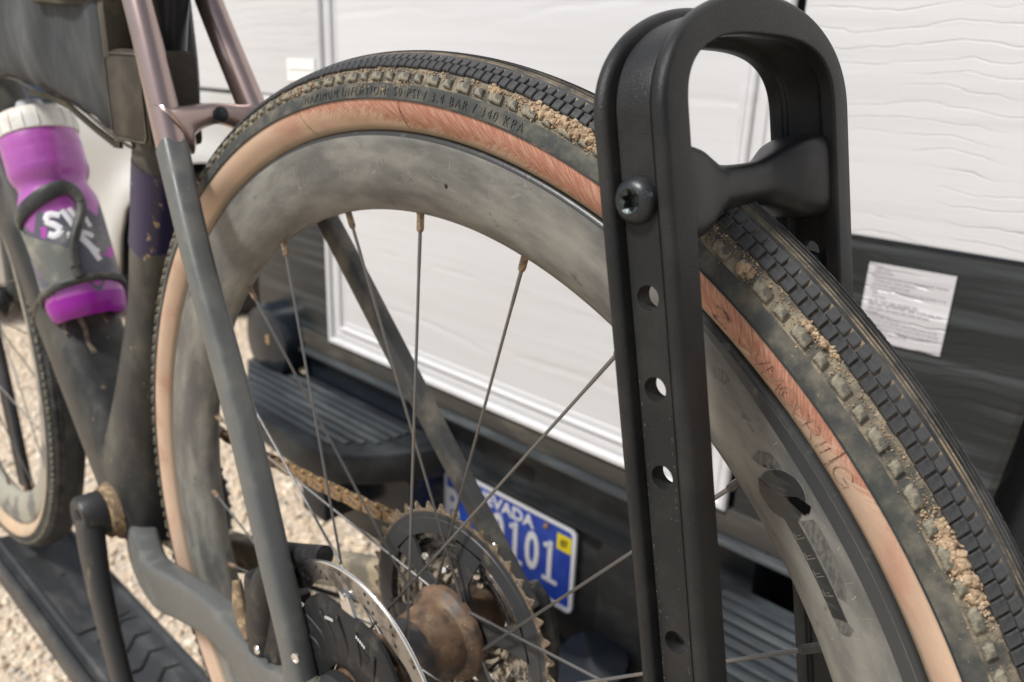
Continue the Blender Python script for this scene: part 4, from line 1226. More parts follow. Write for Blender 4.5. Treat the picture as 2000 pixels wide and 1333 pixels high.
for k in range(6):
    a = radians(60 * k + 32)
    d = Vector((cos(a), 0, sin(a))); t = Vector((-sin(a), 0, cos(a)))
    c0 = Vector((0, -0.0598, 0))
    p = [c0 + d * .050 - t * .0085 - t * .004, c0 + d * .050 + t * .0045 - t * .004, c0 + d * .0675 + t * .0045, c0 + d * .0675 - t * .0045]
    q = [z + Vector((0, .0022, 0)) for z in p]
    G().add(p + q, [(0, 1, 2, 3), (4, 5, 6, 7), (0, 1, 5, 4), (1, 2, 6, 5), (2, 3, 7, 6), (3, 0, 4, 7)]).put('carrier_arm', M_rotor, rot)
    c = Vector((.0655 * cos(a), -.0600, .0655 * sin(a)))
    put('rotor_rivet', *lathe_vf([(.0024, .001), (.0024, -.0006), (.0019, -.0010), (.0009, -.0010), (.0008, -.0004), (0, -.0004)], c, (0, 1, 0), 12), M_rotor, rot, True, angle=40)
    a2 = a + .5
    dd = Vector((cos(a2), 0, sin(a2))); tt = Vector((-sin(a2), 0, cos(a2)))
    c1 = Vector((0, -0.0622, 0))
    pp = [c1 + dd * .030 - tt * .003, c1 + dd * .030 + tt * .005, c1 + dd * .047 + tt * .009, c1 + dd * .047 - tt * .001]
    G().add([z for z in pp] + [z + Vector((0, .002, 0)) for z in pp], [(0, 1, 2, 3), (0, 1, 5, 4), (1, 2, 6, 5), (2, 3, 7, 6), (3, 0, 4, 7)]).put('carrier_recess', M_dark_slot, rot)


for k in range(18):
    a = 2 * pi * k / 18
    put('cooling_fin', *tube_vf([(r * cos(a + t), -0.0622, r * sin(a + t)) for r, t in ((.026, 0), (.038, .10), (.052, .30))], (0.0009, 0.0013), 6), M_carrier, car_, True)
for a0, r0, n_ in ((1.75, .049, 5), (2.55, .044, 4), (1.15, .052, 5)):
    for k in range(n_):
        a = a0 + k * .035
        put('printed_mark', *box_vf(r0 * cos(a) - .0006, r0 * cos(a) + .0006, -0.0636, -0.0634, r0 * sin(a) - .0009, r0 * sin(a) + .0009), M_white_print, car_)
M_dirtbrown0 = mat('tan_dried_mud_stain', (0.25, 0.20, 0.14), 0.85, mixes=[((0.12, 0.10, 0.075, 1), 120, 0.45, 0.62, 5)])
# frame --------------------------------------------------------------
ST = [(-0.315, 0.022, 0.470), (-0.2595, 0.030, 0.383), (-0.2195, 0.035, 0.2915), (-0.150, 0.050, 0.2325 - 0.002), (-0.0715, 0.062, 0.1255), (-0.030, 0.068, 0.035), (-0.006, 0.070, -0.030)]
# straight lower part, so blend through measured points
frame = put('frame', *tube_vf([(-0.425, 0, -0.095), (-0.418, 0, -0.03), (-0.400, 0, 0.03), (-0.366, 0, 0.132), (-0.338, 0, 0.215), (-0.318, 0, 0.275), (-0.296, 0, 0.345)],
            [(0.036, 0.046), (0.035, 0.047), (0.028, 0.034), (0.019, 0.023), (0.0180, 0.0225), (0.0180, 0.0225), (0.0180, 0.0225)], 28, power=2.6), M_frame_dirty, bike, True, angle=50)
put('paint_band', *tube_vf([(-0.3455, 0, 0.196), (-0.338, 0, 0.215), (-0.3205, 0, 0.267)], [(0.0184, 0.0229)] * 3, 28, power=2.6, caps=False), M_purple_band, frame, True)
M_farstay = mat('shaded_dusty_far_stay', (0.040, 0.041, 0.040), 0.5, mixes=[((0.17, 0.15, 0.115, 1), (25, 25, 16), 0.50, 0.70, 7, 0.8)], bump=[(900, 0.3, 0.0004, 3)])  # near-black base paints shade into the far stay; dust patches on top
NEAR = [(-0.315, -0.024, 0.470), (-0.2595, -0.030, 0.383), (-0.2175, -0.035, 0.2913), (-0.1659, -0.049, 0.2294), (-0.1257, -0.056, 0.173), (-0.0906, -0.062, 0.1179), (-0.0617, -0.067, 0.0618), (-0.0374, -0.07, 0.0067), (-0.030, -0.071, -0.030)]
FAR = [(-0.315, 0.024, 0.470), (-0.278, 0.030, 0.388), (-0.2178, 0.035, 0.2914), (-0.1865, 0.041, 0.2694), (-0.1616, 0.0465, 0.2425), (-0.0926, 0.057, 0.1511), (-0.033, 0.065, 0.0737), (0.0239, 0.07, 0.0035)]
for P_ in (NEAR, FAR):
    put('seat_stay', *tube_vf(P_[:3], [(0.0085, 0.0105), (0.0085, 0.0105), (0.0092, 0.0112)], 22, power=2.5), M_mauve, frame, True, angle=60)
    rr_ = [(0.0092, 0.0108)] + [(0.0082, 0.0092)] * (len(P_) - 4) + [(0.009, 0.013)] if P_ is NEAR else [(0.0080, 0.0085), (0.0070, 0.0072), (0.0070, 0.0070), (0.0070, 0.0072), (0.0065, 0.0070), (0.006, 0.0085)]
    put('seat_stay', *tube_vf(P_[2:], rr_, 24, power=3.6), M_frame if P_ is NEAR else M_farstay, frame, True, angle=60)
put('stay_bridge', *tube_vf([(-0.221, -0.031, 0.302), (-0.223, -0.022, 0.3075), (-0.225, 0.0, 0.312), (-0.223, 0.022, 0.3075), (-0.221, 0.031, 0.302)],
                            [(0.020, 0.0105), (0.0105, 0.010), (0.0072, 0.0095), (0.0105, 0.010), (0.020, 0.0105)], 20, up=(0, 0, 1), power=2.8), M_mauve, frame, True)
put('bridge_plug', *lathe_vf([(0.0052, 0.0), (0.0052, 0.0015), (0.0045, 0.002), (0.0, 0.002)], (-0.2155, 0.000, 0.312), (1, 0, 0.1), 18), M_bolt, frame, True, angle=40)
put('stay_bolt', *lathe_vf([(0.0045, 0), (0.0045, .0015), (0.003, .0022), (0, .0022)], (-0.2365, -0.036, 0.307), (-0.5, -0.7, 0.1), 14), M_bolt, frame, True)
put('down_tube', *tube_vf([(-0.424, 0, -0.072), (-0.470, 0, -0.020), (-0.56, 0, 0.087), (-0.70, 0, 0.252), (-0.86, 0, 0.44)], [(0.036, 0.042), (0.036, 0.038), (0.036, 0.034), (0.035, 0.032), (0.034, 0.030)], 28, power=3.0), M_frame_dirty, frame, True)
DTA = Vector((-0.56, 0, 0.087)); DTD = (Vector((-0.70, 0, 0.252)) - DTA).normalized(); DTN = Vector((-DTD.z, 0, DTD.x)); DTN = DTN if DTN.x > 0 else -DTN
def dts(s_, a, r=1.035):
    c, q = cos(radians(a)), sin(radians(a)); e = 2 / 3.0
    return DTA + DTD * s_ + Vector((0, -1, 0)) * 0.036 * r * math.copysign(abs(c) ** e, c) + DTN * 0.0338 * r * math.copysign(abs(q) ** e, q)
put('tube_seam', *tube_vf([dts(0.012 + 0.006 * sin(radians(a)), a) for a in range(-60, 181, 12)], 0.0006, 6, smoothn=2), M_dirtbrown0, frame, True)
for a0, a1, s0, s1, w in ((62, 58, 0.030, -0.035, .0022), (78, 84, 0.030, -0.06, .0030), (70, 70, 0.045, 0.022, .0052), (48, 46, 0.00, -0.02, .0018), (95, 104, 0.012, -0.03, .0016)):
    put('mud_run', *tube_vf([dts(s0 + (s1 - s0) * k / 6, a0 + (a1 - a0) * k / 6 + 2 * sin(k * 2.1)) for k in range(7)], [(w * (0.5 + 0.5 * abs(cos(k))), 0.0004) for k in range(7)], 8, up=(0, 1, 0), smoothn=3), M_dirtbrown0, frame, True)
put('bottom_bracket', *lathe_vf([(0.018, -0.044), (0.0235, -0.043), (0.0235, -0.036), (0.030, -0.034), (0.034, -0.028), (0.034, 0.028), (0.030, 0.036), (0.018, 0.044)], (-0.425, 0, -0.073), (0, 1, 0), 36), M_frame_dirty, frame, True, angle=50)
M_dirtbrown = mat('brown_caked_dirt', (0.16, 0.115, 0.07), 0.9, mixes=[((0.36, 0.25, 0.14, 1), 160, 0.48, 0.64, 6), ((0.05, 0.04, 0.03, 1), 120, 0.56, 0.68, 5)], bump=[(900, 0.5, 0.0008, 4)])
put('bearing_dirt', *lathe_vf([(0.0242, -0.0445), (0.0255, -0.043), (0.0255, -0.0375), (0.0300, -0.0350), (0.0295, -0.0345)], (-0.425, 0, -0.073), (0, 1, 0), 36), M_dirtbrown, frame, True)
M_dustystay = mat('dust_caked_dark_stay', (0.14, 0.125, 0.095), 0.8, mixes=[((0.33, 0.27, 0.18, 1), 30, 0.42, 0.62, 6, 0.9), ((0.05, 0.05, 0.05, 1), 40, 0.55, 0.7, 5)], bump=[(600, 0.3, 0.0005, 4)])
CS = [(-0.436, 0.002, -0.080), (-0.398, 0.020, -0.102), (-0.330, 0.036, -0.103), (-0.262, 0.042, -0.082), (-0.190, 0.048, -0.060), (-0.130, 0.057, -0.050), (-0.075, 0.064, -0.042), (-0.028, 0.069, -0.022), (0.004, 0.071, -0.008)]
CSF = [(-0.440, 0.006, -0.100), (-0.390, 0.028, -0.118), (-0.331, 0.040, -0.110), (-0.275, 0.047, -0.092), (-0.222, 0.052, -0.075), (-0.140, 0.058, -0.046), (-0.075, 0.064, -0.030), (-0.028, 0.069, -0.012), (0.004, 0.071, -0.002)]
for sgn in (-1, 1):
    put('chain_stay', *tube_vf([(x, sgn * y, z) for x, y, z in (CS if sgn < 0 else CSF)], ([(0.012, 0.012), (0.0140, 0.0245), (0.0112, 0.0240), (0.0095, 0.0208), (0.0090, 0.0188), (0.0086, 0.0182), (0.0086, 0.019), (0.0082, 0.020), (0.007, 0.014)] if sgn < 0 else [(0.014, 0.024), (0.0125, 0.020), (0.0110, 0.018), (0.0100, 0.0150), (0.0095, 0.0140), (0.0090, 0.014), (0.009, 0.014), (0.0085, 0.015), (0.007, 0.012)]), 32, power=5.0), M_frame if sgn < 0 else M_dustystay, frame, True)
    put('dropout', *lathe_vf([(0.0, 0.0), (0.019, 0.0), (0.021, 0.002), (0.021, 0.008), (0.019, 0.010), (0, 0.010)], (0.0, sgn * 0.0655 - (0.005 if sgn < 0 else 0.005), -0.006), (0, 1, 0), 30), M_frame_dirty, frame, True, angle=40)
put('axle_end', *lathe_vf([(0.0, -0.001), (0.0045, -0.001), (0.005, -0.004), (0.0085, -0.0045), (0.0095, -0.003), (0.0095, 0.0)], (0.0, -0.0705, -0.004), (0, 1, 0), 28), M_bolt, frame, True, angle=40)
for p_ in ((-0.026, -0.0775, 0.020), (-0.036, -0.0775, -0.018)):
    put('frame_bolt', *lathe_vf([(0.0032, 0), (0.0030, .0012), (0.0018, .0016), (0.0014, .0010), (0, .0010)], p_, (0.2, -1, 0.1), 14), M_rotor, frame, True, angle=40)
put('frame_plug', *lathe_vf([(0.0040, 0), (0.0036, .0010), (0, .0012)], (-0.053, -0.0765, 0.0035), (0.1, -1, 0.1), 14), M_carrier, frame, True, angle=40)
# caliper on the near chain stay
cal = put('brake_caliper', *box_vf(-0.112, -0.062, -0.066, -0.040, -0.030, 0.030, 0.008), M_carrier, bike, True, angle=40)
put('caliper_body', *tube_vf([(-0.100, -0.054, -0.032), (-0.092, -0.056, 0.002), (-0.080, -0.058, 0.036), (-0.068, -0.056, 0.052)], [(0.013, 0.012), (0.015, 0.014), (0.013, 0.012), (0.009, 0.008)], 16, power=3), M_carrier, cal, True)
put('hose_banjo', *tube_vf([(-0.085, -0.052, 0.052), (-0.060, -0.052, 0.062), (-0.034, -0.050, 0.0725)], [0.0066, 0.0066, 0.0062], 16, up=(0, 0, 1)), M_carrier, cal, True, angle=50)
put('caliper_dirt', *tube_vf([(-0.128, -0.060, 0.012), (-0.118, -0.064, -0.006), (-0.104, -0.067, -0.020)], [(0.003, 0.004), (0.0045, 0.006), (0.002, 0.004)], 10), M_dirtbrown, cal, True)
put('caliper_bolt', *lathe_vf([(0.003, 0), (0.003, .002), (0, .0024)], (-0.083, -0.071, -0.012), (0, -1, 0.2), 12), M_rotor, cal, True)
g = G()
for k in range(6):
    g.add(*box_vf(-0.072 + k * 0.0016, -0.0712 + k * 0.0016, -0.060, -0.054, 0.036, 0.052))
g.put('brake_pad_fin', M_rotor, cal)
# derailleur hanger and far mech
mech = put('rear_derailleur', *tube_vf([(0.012, 0.078, 0.012), (0.020, 0.080, 0.000), (0.026, 0.082, -0.020), (0.030, 0.082, -0.060)], [(0.007, 0.012), (0.007, 0.014), (0.008, 0.013), (0.008, 0.011)], 18, power=3), M_carrier, bike, True)
put('mech_bolt', *lathe_vf([(0.004, 0), (0.004, -.002), (0.002, -.003), (0, -.003)], (-0.004, 0.064, 0.042), (0, 1, 0), 14), M_rotor, mech, True)
# seatpost
put('seatpost', *tube_vf([(-0.298, 0, 0.335), (-0.279, 0, 0.395), (-0.262, 0, 0.45), (-0.245, 0, 0.51)], 0.0155, 28), M_seatpost, bike, True)
# crankset
CB = Vector((-0.425, 0, -0.073))
crank = put('crank_arm', *tube_vf([(-0.425, -0.056, -0.073), (-0.418, -0.060, -0.088), (-0.395, -0.066, -0.135), (-0.360, -0.070, -0.208), (-0.345, -0.071, -0.240)], [(0.0105, 0.0205), (0.0105, 0.0200), (0.0090, 0.0175), (0.0078, 0.0155), (0.009, 0.017)], 20, power=3.2), M_crank, bike, True, angle=50)
put('crank_head', *lathe_vf([(0.0, -0.004), (0.009, -0.004), (0.0095, -0.011), (0.0190, -0.012), (0.0215, -0.009), (0.0215, 0.010), (0.018, 0.012), (0.0, 0.012)], (-0.425, -0.055, -0.071), (0, 1, 0), 32), M_crank, crank, True, angle=40)
put('axle_socket', *lathe_vf([(0.0090, -0.0115), (0.0075, -0.0105), (0.0070, -0.005), (0.0, -0.005)], (-0.425, -0.055, -0.071), (0, 1, 0), 8), M_dark_slot, crank, False)
ring = cog('chainring', 40, 0.0440, 0.0026, [M_cog, M_cog], 0.066, 4, 0.02, cx=CB.x, cz=CB.z)
# chain
A_ = Vector((CB.x + 0.012, 0.0450, CB.z + 0.0810)); B_ = Vector((-0.018, 0.0360, 0.0475))
L_ = (B_ - A_).length; nl = int(L_ / 0.0127)
d = (B_ - A_).normalized(); up = Vector((0, 1, 0)); nz = d.cross(up).normalized()
if nz.z < 0: nz = -nz
def link_mesh(outer):
    g = G(); w = 0.0033 if outer else 0.0023
    for s_ in (-1, 1):
        pts = []
        for k in range(14):
            a = 2 * pi * k / 14
            cx = 0.0058 if cos(a) > 0 else -0.0058
            r = 0.0038
            X = cx + r * cos(a); Z = r * sin(a) * (1.0)
            pts.append((X, Z))
        wv = [(x, s_ * w, z) for x, z in pts] + [(x, s_ * (w + 0.0008), z) for x, z in pts]
        g.add(wv, [list(range(14)), list(range(14, 28))] + [(i, (i + 1) % 14, 14 + (i + 1) % 14, 14 + i) for i in range(14)])
    for X in (-0.0063, 0.0063):
        g.add(*lathe_vf([(0.0038, -0.0022), (0.0038, 0.0022)], (X, 0, 0), (0, 1, 0), 10))
    me = bpy.data.meshes.new('chain_link'); me.from_pydata([tuple(v_) for v_ in g.v], [], g.f)
    bm = bmesh.new(); bm.from_mesh(me); bmesh.ops.recalc_face_normals(bm, faces=bm.faces); bm.to_mesh(me); bm.free()
    me.materials.append(M_chain); return me
M_chain = mat('rusty_dusty_chain', (0.13, 0.10, 0.07), 0.55, metal=0.4, mixes=[((0.42, 0.26, 0.12, 1), 200, 0.42, 0.58, 4, 0.9), ((0.45, 0.42, 0.38, 1), 300, 0.62, 0.68, 3)], bump=[(1500, 0.5, 0.0004, 3)])
lm = [link_mesh(True), link_mesh(False)]
R_ = Matrix((d, up, nz)).transposed().to_4x4()
chain = None
for k in range(nl):
    c = A_ + d * (0.0127 * (k + 0.5)); c.z -= 0.006 * (1 - (2 * (k + .5) / nl - 1) ** 2)
    o = bpy.data.objects.new('chain' if k == 0 else 'chain_link', lm[k % 2]); COL.objects.link(o)
    if k == 0:
        chain = o; o.parent = bike
        o.matrix_basis = Matrix.Translation(c - bike.location) @ R_
    else:
        o.parent = chain
        o.matrix_basis = (Matrix.Translation(chain_c) @ R_).inverted() @ (Matrix.Translation(c) @ R_)
    if k == 0: chain_c = c.copy()
# cables
put('shift_cable', *tube_vf([(-0.40, 0.036, -0.125), (-0.30, 0.050, -0.118), (-0.16, 0.062, -0.085), (-0.04, 0.075, -0.03)], 0.0022, 8), M_carrier, bike, True)

# front wheel --------------------------------------------------------
FX = -0.98
M_ftan = mat('dusty_tan_sidewall', (0.50, 0.36, 0.235), 0.65, mixes=[((0.40, 0.31, 0.22, 1), 30, 0.4, 0.7, 6)])
ft = rev_y('tyre', [pf(a) for a in range(6, 176, 6)], [M_rubber], bike, n=160, center=(FX, 0))
rev_y('sidewall', tan_prof, M_ftan, ft, n=160, center=(FX, 0))
rev_y('sidewall', [(r, -y) for r, y in tan_prof], M_ftan, ft, n=120, center=(FX, 0))
v = []; f = []; v2 = []; f2 = []
for k in range(0, 416):
    for me, off in ((meB[0], 0.3), (meA[0], 0.0)):
        for sg in (1, -1):
            R3 = Matrix.Rotation(-radians(k * PIT + off), 3, 'Y'); kk = len(v)
            v += [R3 @ Vector((a.co.x, sg * a.co.y, a.co.z)) + Vector((FX, 0, 0)) for a in me.vertices]; f += [[i + kk for i in q.vertices] for q in me.polygons]
for k in range(200):
    R3 = Matrix.Rotation(-radians(k * 1.8), 3, 'Y'); me = meK[k % 2]; kk = len(v2)
    v2 += [R3 @ a.co + Vector((FX, 0, 0)) for a in me.vertices]; f2 += [[i + kk for i in q.vertices] for q in me.polygons]
put('tread', v, f, M_rubber_top, ft)['kind'] = 'stuff'
put('side_knobs', v2, f2, M_knob, ft)['kind'] = 'stuff'
M_frim = mat('beige_dusted_rim', (0.30, 0.285, 0.23), 0.5, mixes=[((0.13, 0.13, 0.12, 1), 14, 0.5, 0.6, 4)])
frm = rev_y('rim', rp, M_frim, bike, n=160, center=(FX, 0))
for k in range(12):
    spoke(30 * k + 5, -1, -1 if k % 2 else 1, FX)
    spoke(30 * k + 20, 1, -1 if k % 2 else 1, FX)
put('hub', *lathe_vf([(0.008, -0.05), (0.02, -0.04), (0.025, -0.036), (0.014, -0.03), (0.014, 0.03), (0.025, 0.036), (0.02, 0.04), (0.008, 0.05)], (FX, 0, 0), (0, 1, 0), 24), M_carrier, bike, True)
for sgn in (-1, 1):
    put('fork_blade', *tube_vf([(FX, sgn * .054, 0.0), (FX + .02, sgn * .052, 0.12), (FX + .07, sgn * .046, 0.33), (FX + .10, sgn * .03, 0.40)], [(0.009, 0.012), (0.010, 0.015), (0.012, 0.02), (0.014, 0.022)], 18), M_frame, bike, True)

# bottle cage (bolted to the frame) and bottle ---------------------------------
BB0 = Vector((-0.517, 0.0, 0.094)); BB1 = Vector((-0.606, 0.0, 0.293))
BA = (BB1 - BB0).normalized()
Bx = Vector((0, -1, 0)); Bz = BA.cross(Bx).normalized()
if Bz.x < 0: Bz = -Bz
def cyl(a, h, r=0.0385):
    t = radians(a + 58); return BB0 + BA * h + (Bx * cos(t) + Bz * sin(t)) * r
cage = put('bottle_cage', *tube_vf([cyl(-150, 0.010, .040), cyl(-100, 0.020), cyl(-60, 0.028), cyl(-20, 0.032), cyl(20, 0.034), cyl(60, 0.033), cyl(95, 0.028), cyl(140, 0.016)], (0.0040, 0.0026), 12, up=tuple(BA)), M_cage, bike, True)
put('cage_strap', *tube_vf([cyl(-170, 0.098), cyl(-120, 0.100), cyl(-75, 0.104), cyl(-40, 0.111), cyl(-5, 0.119), cyl(20, 0.124), cyl(36, 0.122), cyl(44, 0.112), cyl(42, 0.100), cyl(28, 0.082), cyl(16, 0.064), cyl(13, 0.048), cyl(14, 0.036)],
     [(0.0078, 0.0026)] * 5 + [(0.0075, 0.0028), (0.0065, 0.0034), (0.0050, 0.0045), (0.0048, 0.0055), (0.0048, 0.0065), (0.0048, 0.0065), (0.0045, 0.006), (0.004, 0.005)], 14, up=tuple(BA)), M_cage, cage, True)
v = []; f = []
rows = [(0.098, -72, -66), (0.090, -66, -50), (0.080, -60, -24), (0.070, -56, 2), (0.062, -50, 14), (0.050, -44, 13), (0.040, -36, 13), (0.032, -24, 14)]
for h, a0, a1 in rows:
    for k in range(7):
        a = a0 + (a1 - a0) * k / 6
        v += [cyl(a, h, .0388), cyl(a, h, .0372)]
for i in range(len(rows) - 1):
    for k in range(6):
        b = i * 14 + k * 2; c = b + 14
        f += [(b, b + 2, c + 2, c), (b + 1, b + 3, c + 3, c + 1)]
put('cage_side_plate', v, f, mat('dusty_silver_grey_cage_side', (0.13, 0.132, 0.12), 0.38, mixes=[((0.30, 0.29, 0.23, 1), (40, 40, 40), 0.42, 0.68, 7, 0.8)], bump=[(900, 0.2, 0.0003, 3)]), cage, True)
put('cage_back', *tube_vf([cyl(-148, -0.005, .0395), cyl(-148, 0.05, .0395), cyl(-148, 0.11, .0395)], (0.003, 0.012), 12, up=tuple(Bz)), M_cage, cage, True)

bottle = empty('water_bottle', tuple(BB0), 'purple squeeze bottle with off white cap held in the bicycle frame cage', 'bottle')
put('bottle_body', *lathe_vf([(0.024, 0.004), (0.030, 0.0), (0.034, 0.004), (0.0360, 0.012), (0.0368, 0.024), (0.0368, 0.112), (0.0362, 0.120), (0.0335, 0.128), (0.0315, 0.134), (0.0325, 0.139), (0.0350, 0.143), (0.0368, 0.149),
     (0.0370, 0.153)] + [q for k in range(6) for q in ((0.0370, 0.154 + k * 0.0024), (0.0366, 0.1552 + k * 0.0024))] + [(0.0370, 0.172), (0.0362, 0.184), (0.034, 0.190)], BB0, BA, 64, ref=Bx), M_purple, bottle, True, angle=60)
cap = put('cap', *lathe_vf([(0.0350, 0.186), (0.0372, 0.187), (0.0375, 0.198), (0.0360, 0.205), (0.0310, 0.210), (0.018, 0.2125), (0.0, 0.213)], BB0, BA, 48, ref=Bx), M_cap, bottle, True, angle=60)
for k in range(18):
    a = 20 * k
    put('grip_rib', *tube_vf([cyl(a, 0.188, .0373), cyl(a, 0.197, .0377), cyl(a, 0.205, .0361)], 0.0006, 6, up=tuple(BA.cross(cyl(a, 0) - BB0).normalized())), M_cap, cap, True)
put('nozzle', *lathe_vf([(0.014, 0.211), (0.0135, 0.218), (0.0115, 0.223), (0.009, 0.224), (0.0, 0.2235)], BB0, BA, 24), mat('grey_translucent_nozzle', (0.42, 0.42, 0.42), 0.4), cap, True, angle=60)
put('bottle_foot', *lathe_vf([(0.0302, -0.0006), (0.0342, 0.0038), (0.0363, 0.0118), (0.0371, 0.0200)], BB0, BA, 64, caps=False), M_purple_deep, bottle, True)
v = []; f = []
NA = 40
for i, (h) in enumerate([0.030, 0.045, 0.06, 0.075, 0.088, 0.098]):
    for k in range(NA + 1):
        a = -95 + 200 * k / NA
        hh = h + (0.006 * math.sin(k * 0.9) + 0.005 * math.sin(k * 0.37 + 1) if i in (0, 5) else 0)
        v.append(cyl(a, hh, .0371))
for i in range(5):
    for k in range(NA): f.append((i * (NA + 1) + k, i * (NA + 1) + k + 1, (i + 1) * (NA + 1) + k + 1, (i + 1) * (NA + 1) + k))
put('dark_print', v, f, M_bottle_print, bottle, True)
# scrawled white lettering
def scrawl(pts, r=0.0022):
    return tube_vf([cyl(a, h, .0372) for a, h in pts], (r, 0.0004), 8, up=tuple(BA), smoothn=5)
g = G()
g.add(*scrawl([(12, .098), (-2, .101), (-8, .095), (2, .090), (8, .084), (-2, .080), (-10, .083)], .0030))
g.add(*scrawl([(16, .103), (22, .094), (26, .086)], .0026)); g.add(*scrawl([(26, .104), (33, .094), (36, .086)], .0026))
g.add(*scrawl([(38, .103), (46, .092), (50, .084)], .0024)); g.add(*scrawl([(14, .078), (28, .076), (36, .070), (44, .062), (52, .058)], .0034))
g.add(*scrawl([(30, .079), (40, .078), (50, .074)], .0026)); g.add(*scrawl([(40, .066), (46, .056), (50, .050)], .0030)); g.add(*scrawl([(-46, .112), (-60, .106), (-74, .100)], .003))
wl = g.put('white_lettering', M_white_ink, bottle, True); wl['kind'] = 'stuff'

# frame bag ------------------------------------------------------------
bag = empty('frame_bag', (-0.45, 0, 0.33), 'faded black frame bag strapped inside the bicycle frame above the bottle', 'bag')
def zb(x):
    pts = [(-0.80, 0.36), (-0.62, 0.322), (-0.56, 0.3195), (-0.50, 0.3105), (-0.45, 0.3095), (-0.41, 0.304), (-0.36, 0.290), (-0.325, 0.2815), (-0.29, 0.2825)]
    for (a, b), (c, d_) in zip(pts, pts[1:]):
        if a <= x <= c: return b + (d_ - b) * (x - a) / (c - a)
    return pts[-1][1]
v = []; f = []; xs = [-0.80 + 0.495 * i / 70 for i in range(71)]; NS = 40
rr = random.Random(2)
for i, x in enumerate(xs):
    z0, z1 = zb(x), 0.52
    ends = min(1.0, (xs[-1] - x) / 0.006 + 0.0) if x > -0.312 else 1.0
    hw = 0.034 * (0.80 + 0.20 * math.sqrt(max(0, ends)))
    for k in range(NS):
        a = 2 * pi * k / NS
        c, s_ = cos(a), sin(a)
        yy = math.copysign(abs(c) ** 0.45, c) * hw; zz = math.copysign(abs(s_) ** 0.42, s_)
        z = (z0 + z1) / 2 + (z1 - z0) / 2 * zz
        wr = 0.0030 * math.sin(38 * x + 14 * z + 2 * math.sin(22 * z)) * (1 if yy < 0 else 0) + 0.0016 * math.sin(95 * x - 30 * z)
        crease = -0.006 * math.exp(-((x + 0.475 + 0.25 * (z - 0.34)) / 0.010) ** 2)
        v.append((x, yy - wr - (crease if yy < 0 else 0), z))
for i in range(70):
    for k in range(NS):
        k2 = (k + 1) % NS; f.append((i * NS + k, i * NS + k2, (i + 1) * NS + k2, (i + 1) * NS + k))
f.append(list(range(NS))); f.append([70 * NS + k for k in range(NS)])
put('bag_body', v, f, M_fabric, bag, True, angle=60)
put('piping', *tube_vf([(x, -0.0215, zb(x) + 0.0008) for x in (-0.62, -0.56, -0.50, -0.45, -0.41, -0.36, -0.33, -0.312)] + [(-0.3065, -0.029, 0.300), (-0.3055, -0.031, 0.34), (-0.3055, -0.031, 0.375), (-0.33, -0.034, 0.3825), (-0.38, -0.038, 0.3835), (-0.43, -0.038, 0.386)], 0.0014, 8), M_fabric_trim, bag, True)
g = G()
for k in range(40):
    x = -0.50 + k * 0.0047
    g.add(*box_vf(x, x + 0.0026, -0.0315, -0.0285, zb(x) - 0.0005, zb(x) + 0.0045))
g.put('zip_teeth', M_fabric_trim, bag)
put('top_panel', *box_vf(-0.435, -0.2995, -0.0405, -0.022, 0.3835, 0.47, 0.004), M_fabric_trim, bag, True, angle=40)
put('side_binding', *box_vf(-0.3095, -0.2985, -0.0375, -0.020, 0.345, 0.3845, 0.003), M_fabric_trim, bag, True, angle=40)
strap_v, strap_f = box_vf(-0.3115, -0.2480, -0.0365, 0.0035, 0.2875, 0.3520, 0.006)
strap = put('strap', strap_v, strap_f, M_strap, bag, True, angle=40)
put('strap_edge', *ring_xz(rrect(-0.3095, -0.2510, 0.2900, 0.3495, 0.007), rrect(-0.3082, -0.2523, 0.2913, 0.3482, 0.006), -0.0371, -0.0363), M_fabric_trim, strap)

# ------------------------------------------------------------------ rack
rack = empty('bike_rack', (0.3, 0.0, -0.40), 'black bicycle rack with a rounded hoop arm clamped over the rear tyre', 'bike rack')
M_scuffdust = mat('pale_scuffed_dust', (0.11, 0.10, 0.08), 0.9)
AL, AA, RT = 0.2045, 0.0654, 0.0396
P0 = Vector((0.1786, -0.0036, 0.3780)); YW = -0.0166
RZ = Matrix.Rotation(YW, 3, 'Z')
aU = RZ @ Vector((0, 1, 0)); aV = RZ @ Vector((-sin(AL), 0, cos(AL))); aN = RZ @ Vector((cos(AL), 0, sin(AL)))
def arm(u, v_, n): return P0 + aU * u + aV * v_ + aN * n
LEG = 0.72
def outline():
    pts = []
    for k in range(30): pts.append(('L', -LEG + (LEG - RT) * k / 30))
    for k in range(61): pts.append(('T', pi - pi * k / 60))
    for k in range(1, 31): pts.append(('R', -RT - (LEG - RT) * k / 30))
    return pts
OL = outline()
def hoop_pt(q, b):
    """point of the hoop at inset b; the opening has tighter corners than the outside"""
    if q[0] == 'L': return (-AA + b, q[1])
    if q[0] == 'R': return (AA - b, q[1])
    e = 0.95 - 0.25 * min(1.0, max(0.0, b / 0.014))
    c, s_ = cos(q[1]), sin(q[1])
    return ((AA - b) * math.copysign(abs(c) ** e, c), -RT + (RT - b) * abs(s_) ** e)
def arc(cx, cy, r, a0, a1, n=4): return [(cx + r * cos(radians(a0 + (a1 - a0) * k / n)), cy + r * sin(radians(a0 + (a1 - a0) * k / n))) for k in range(n + 1)]
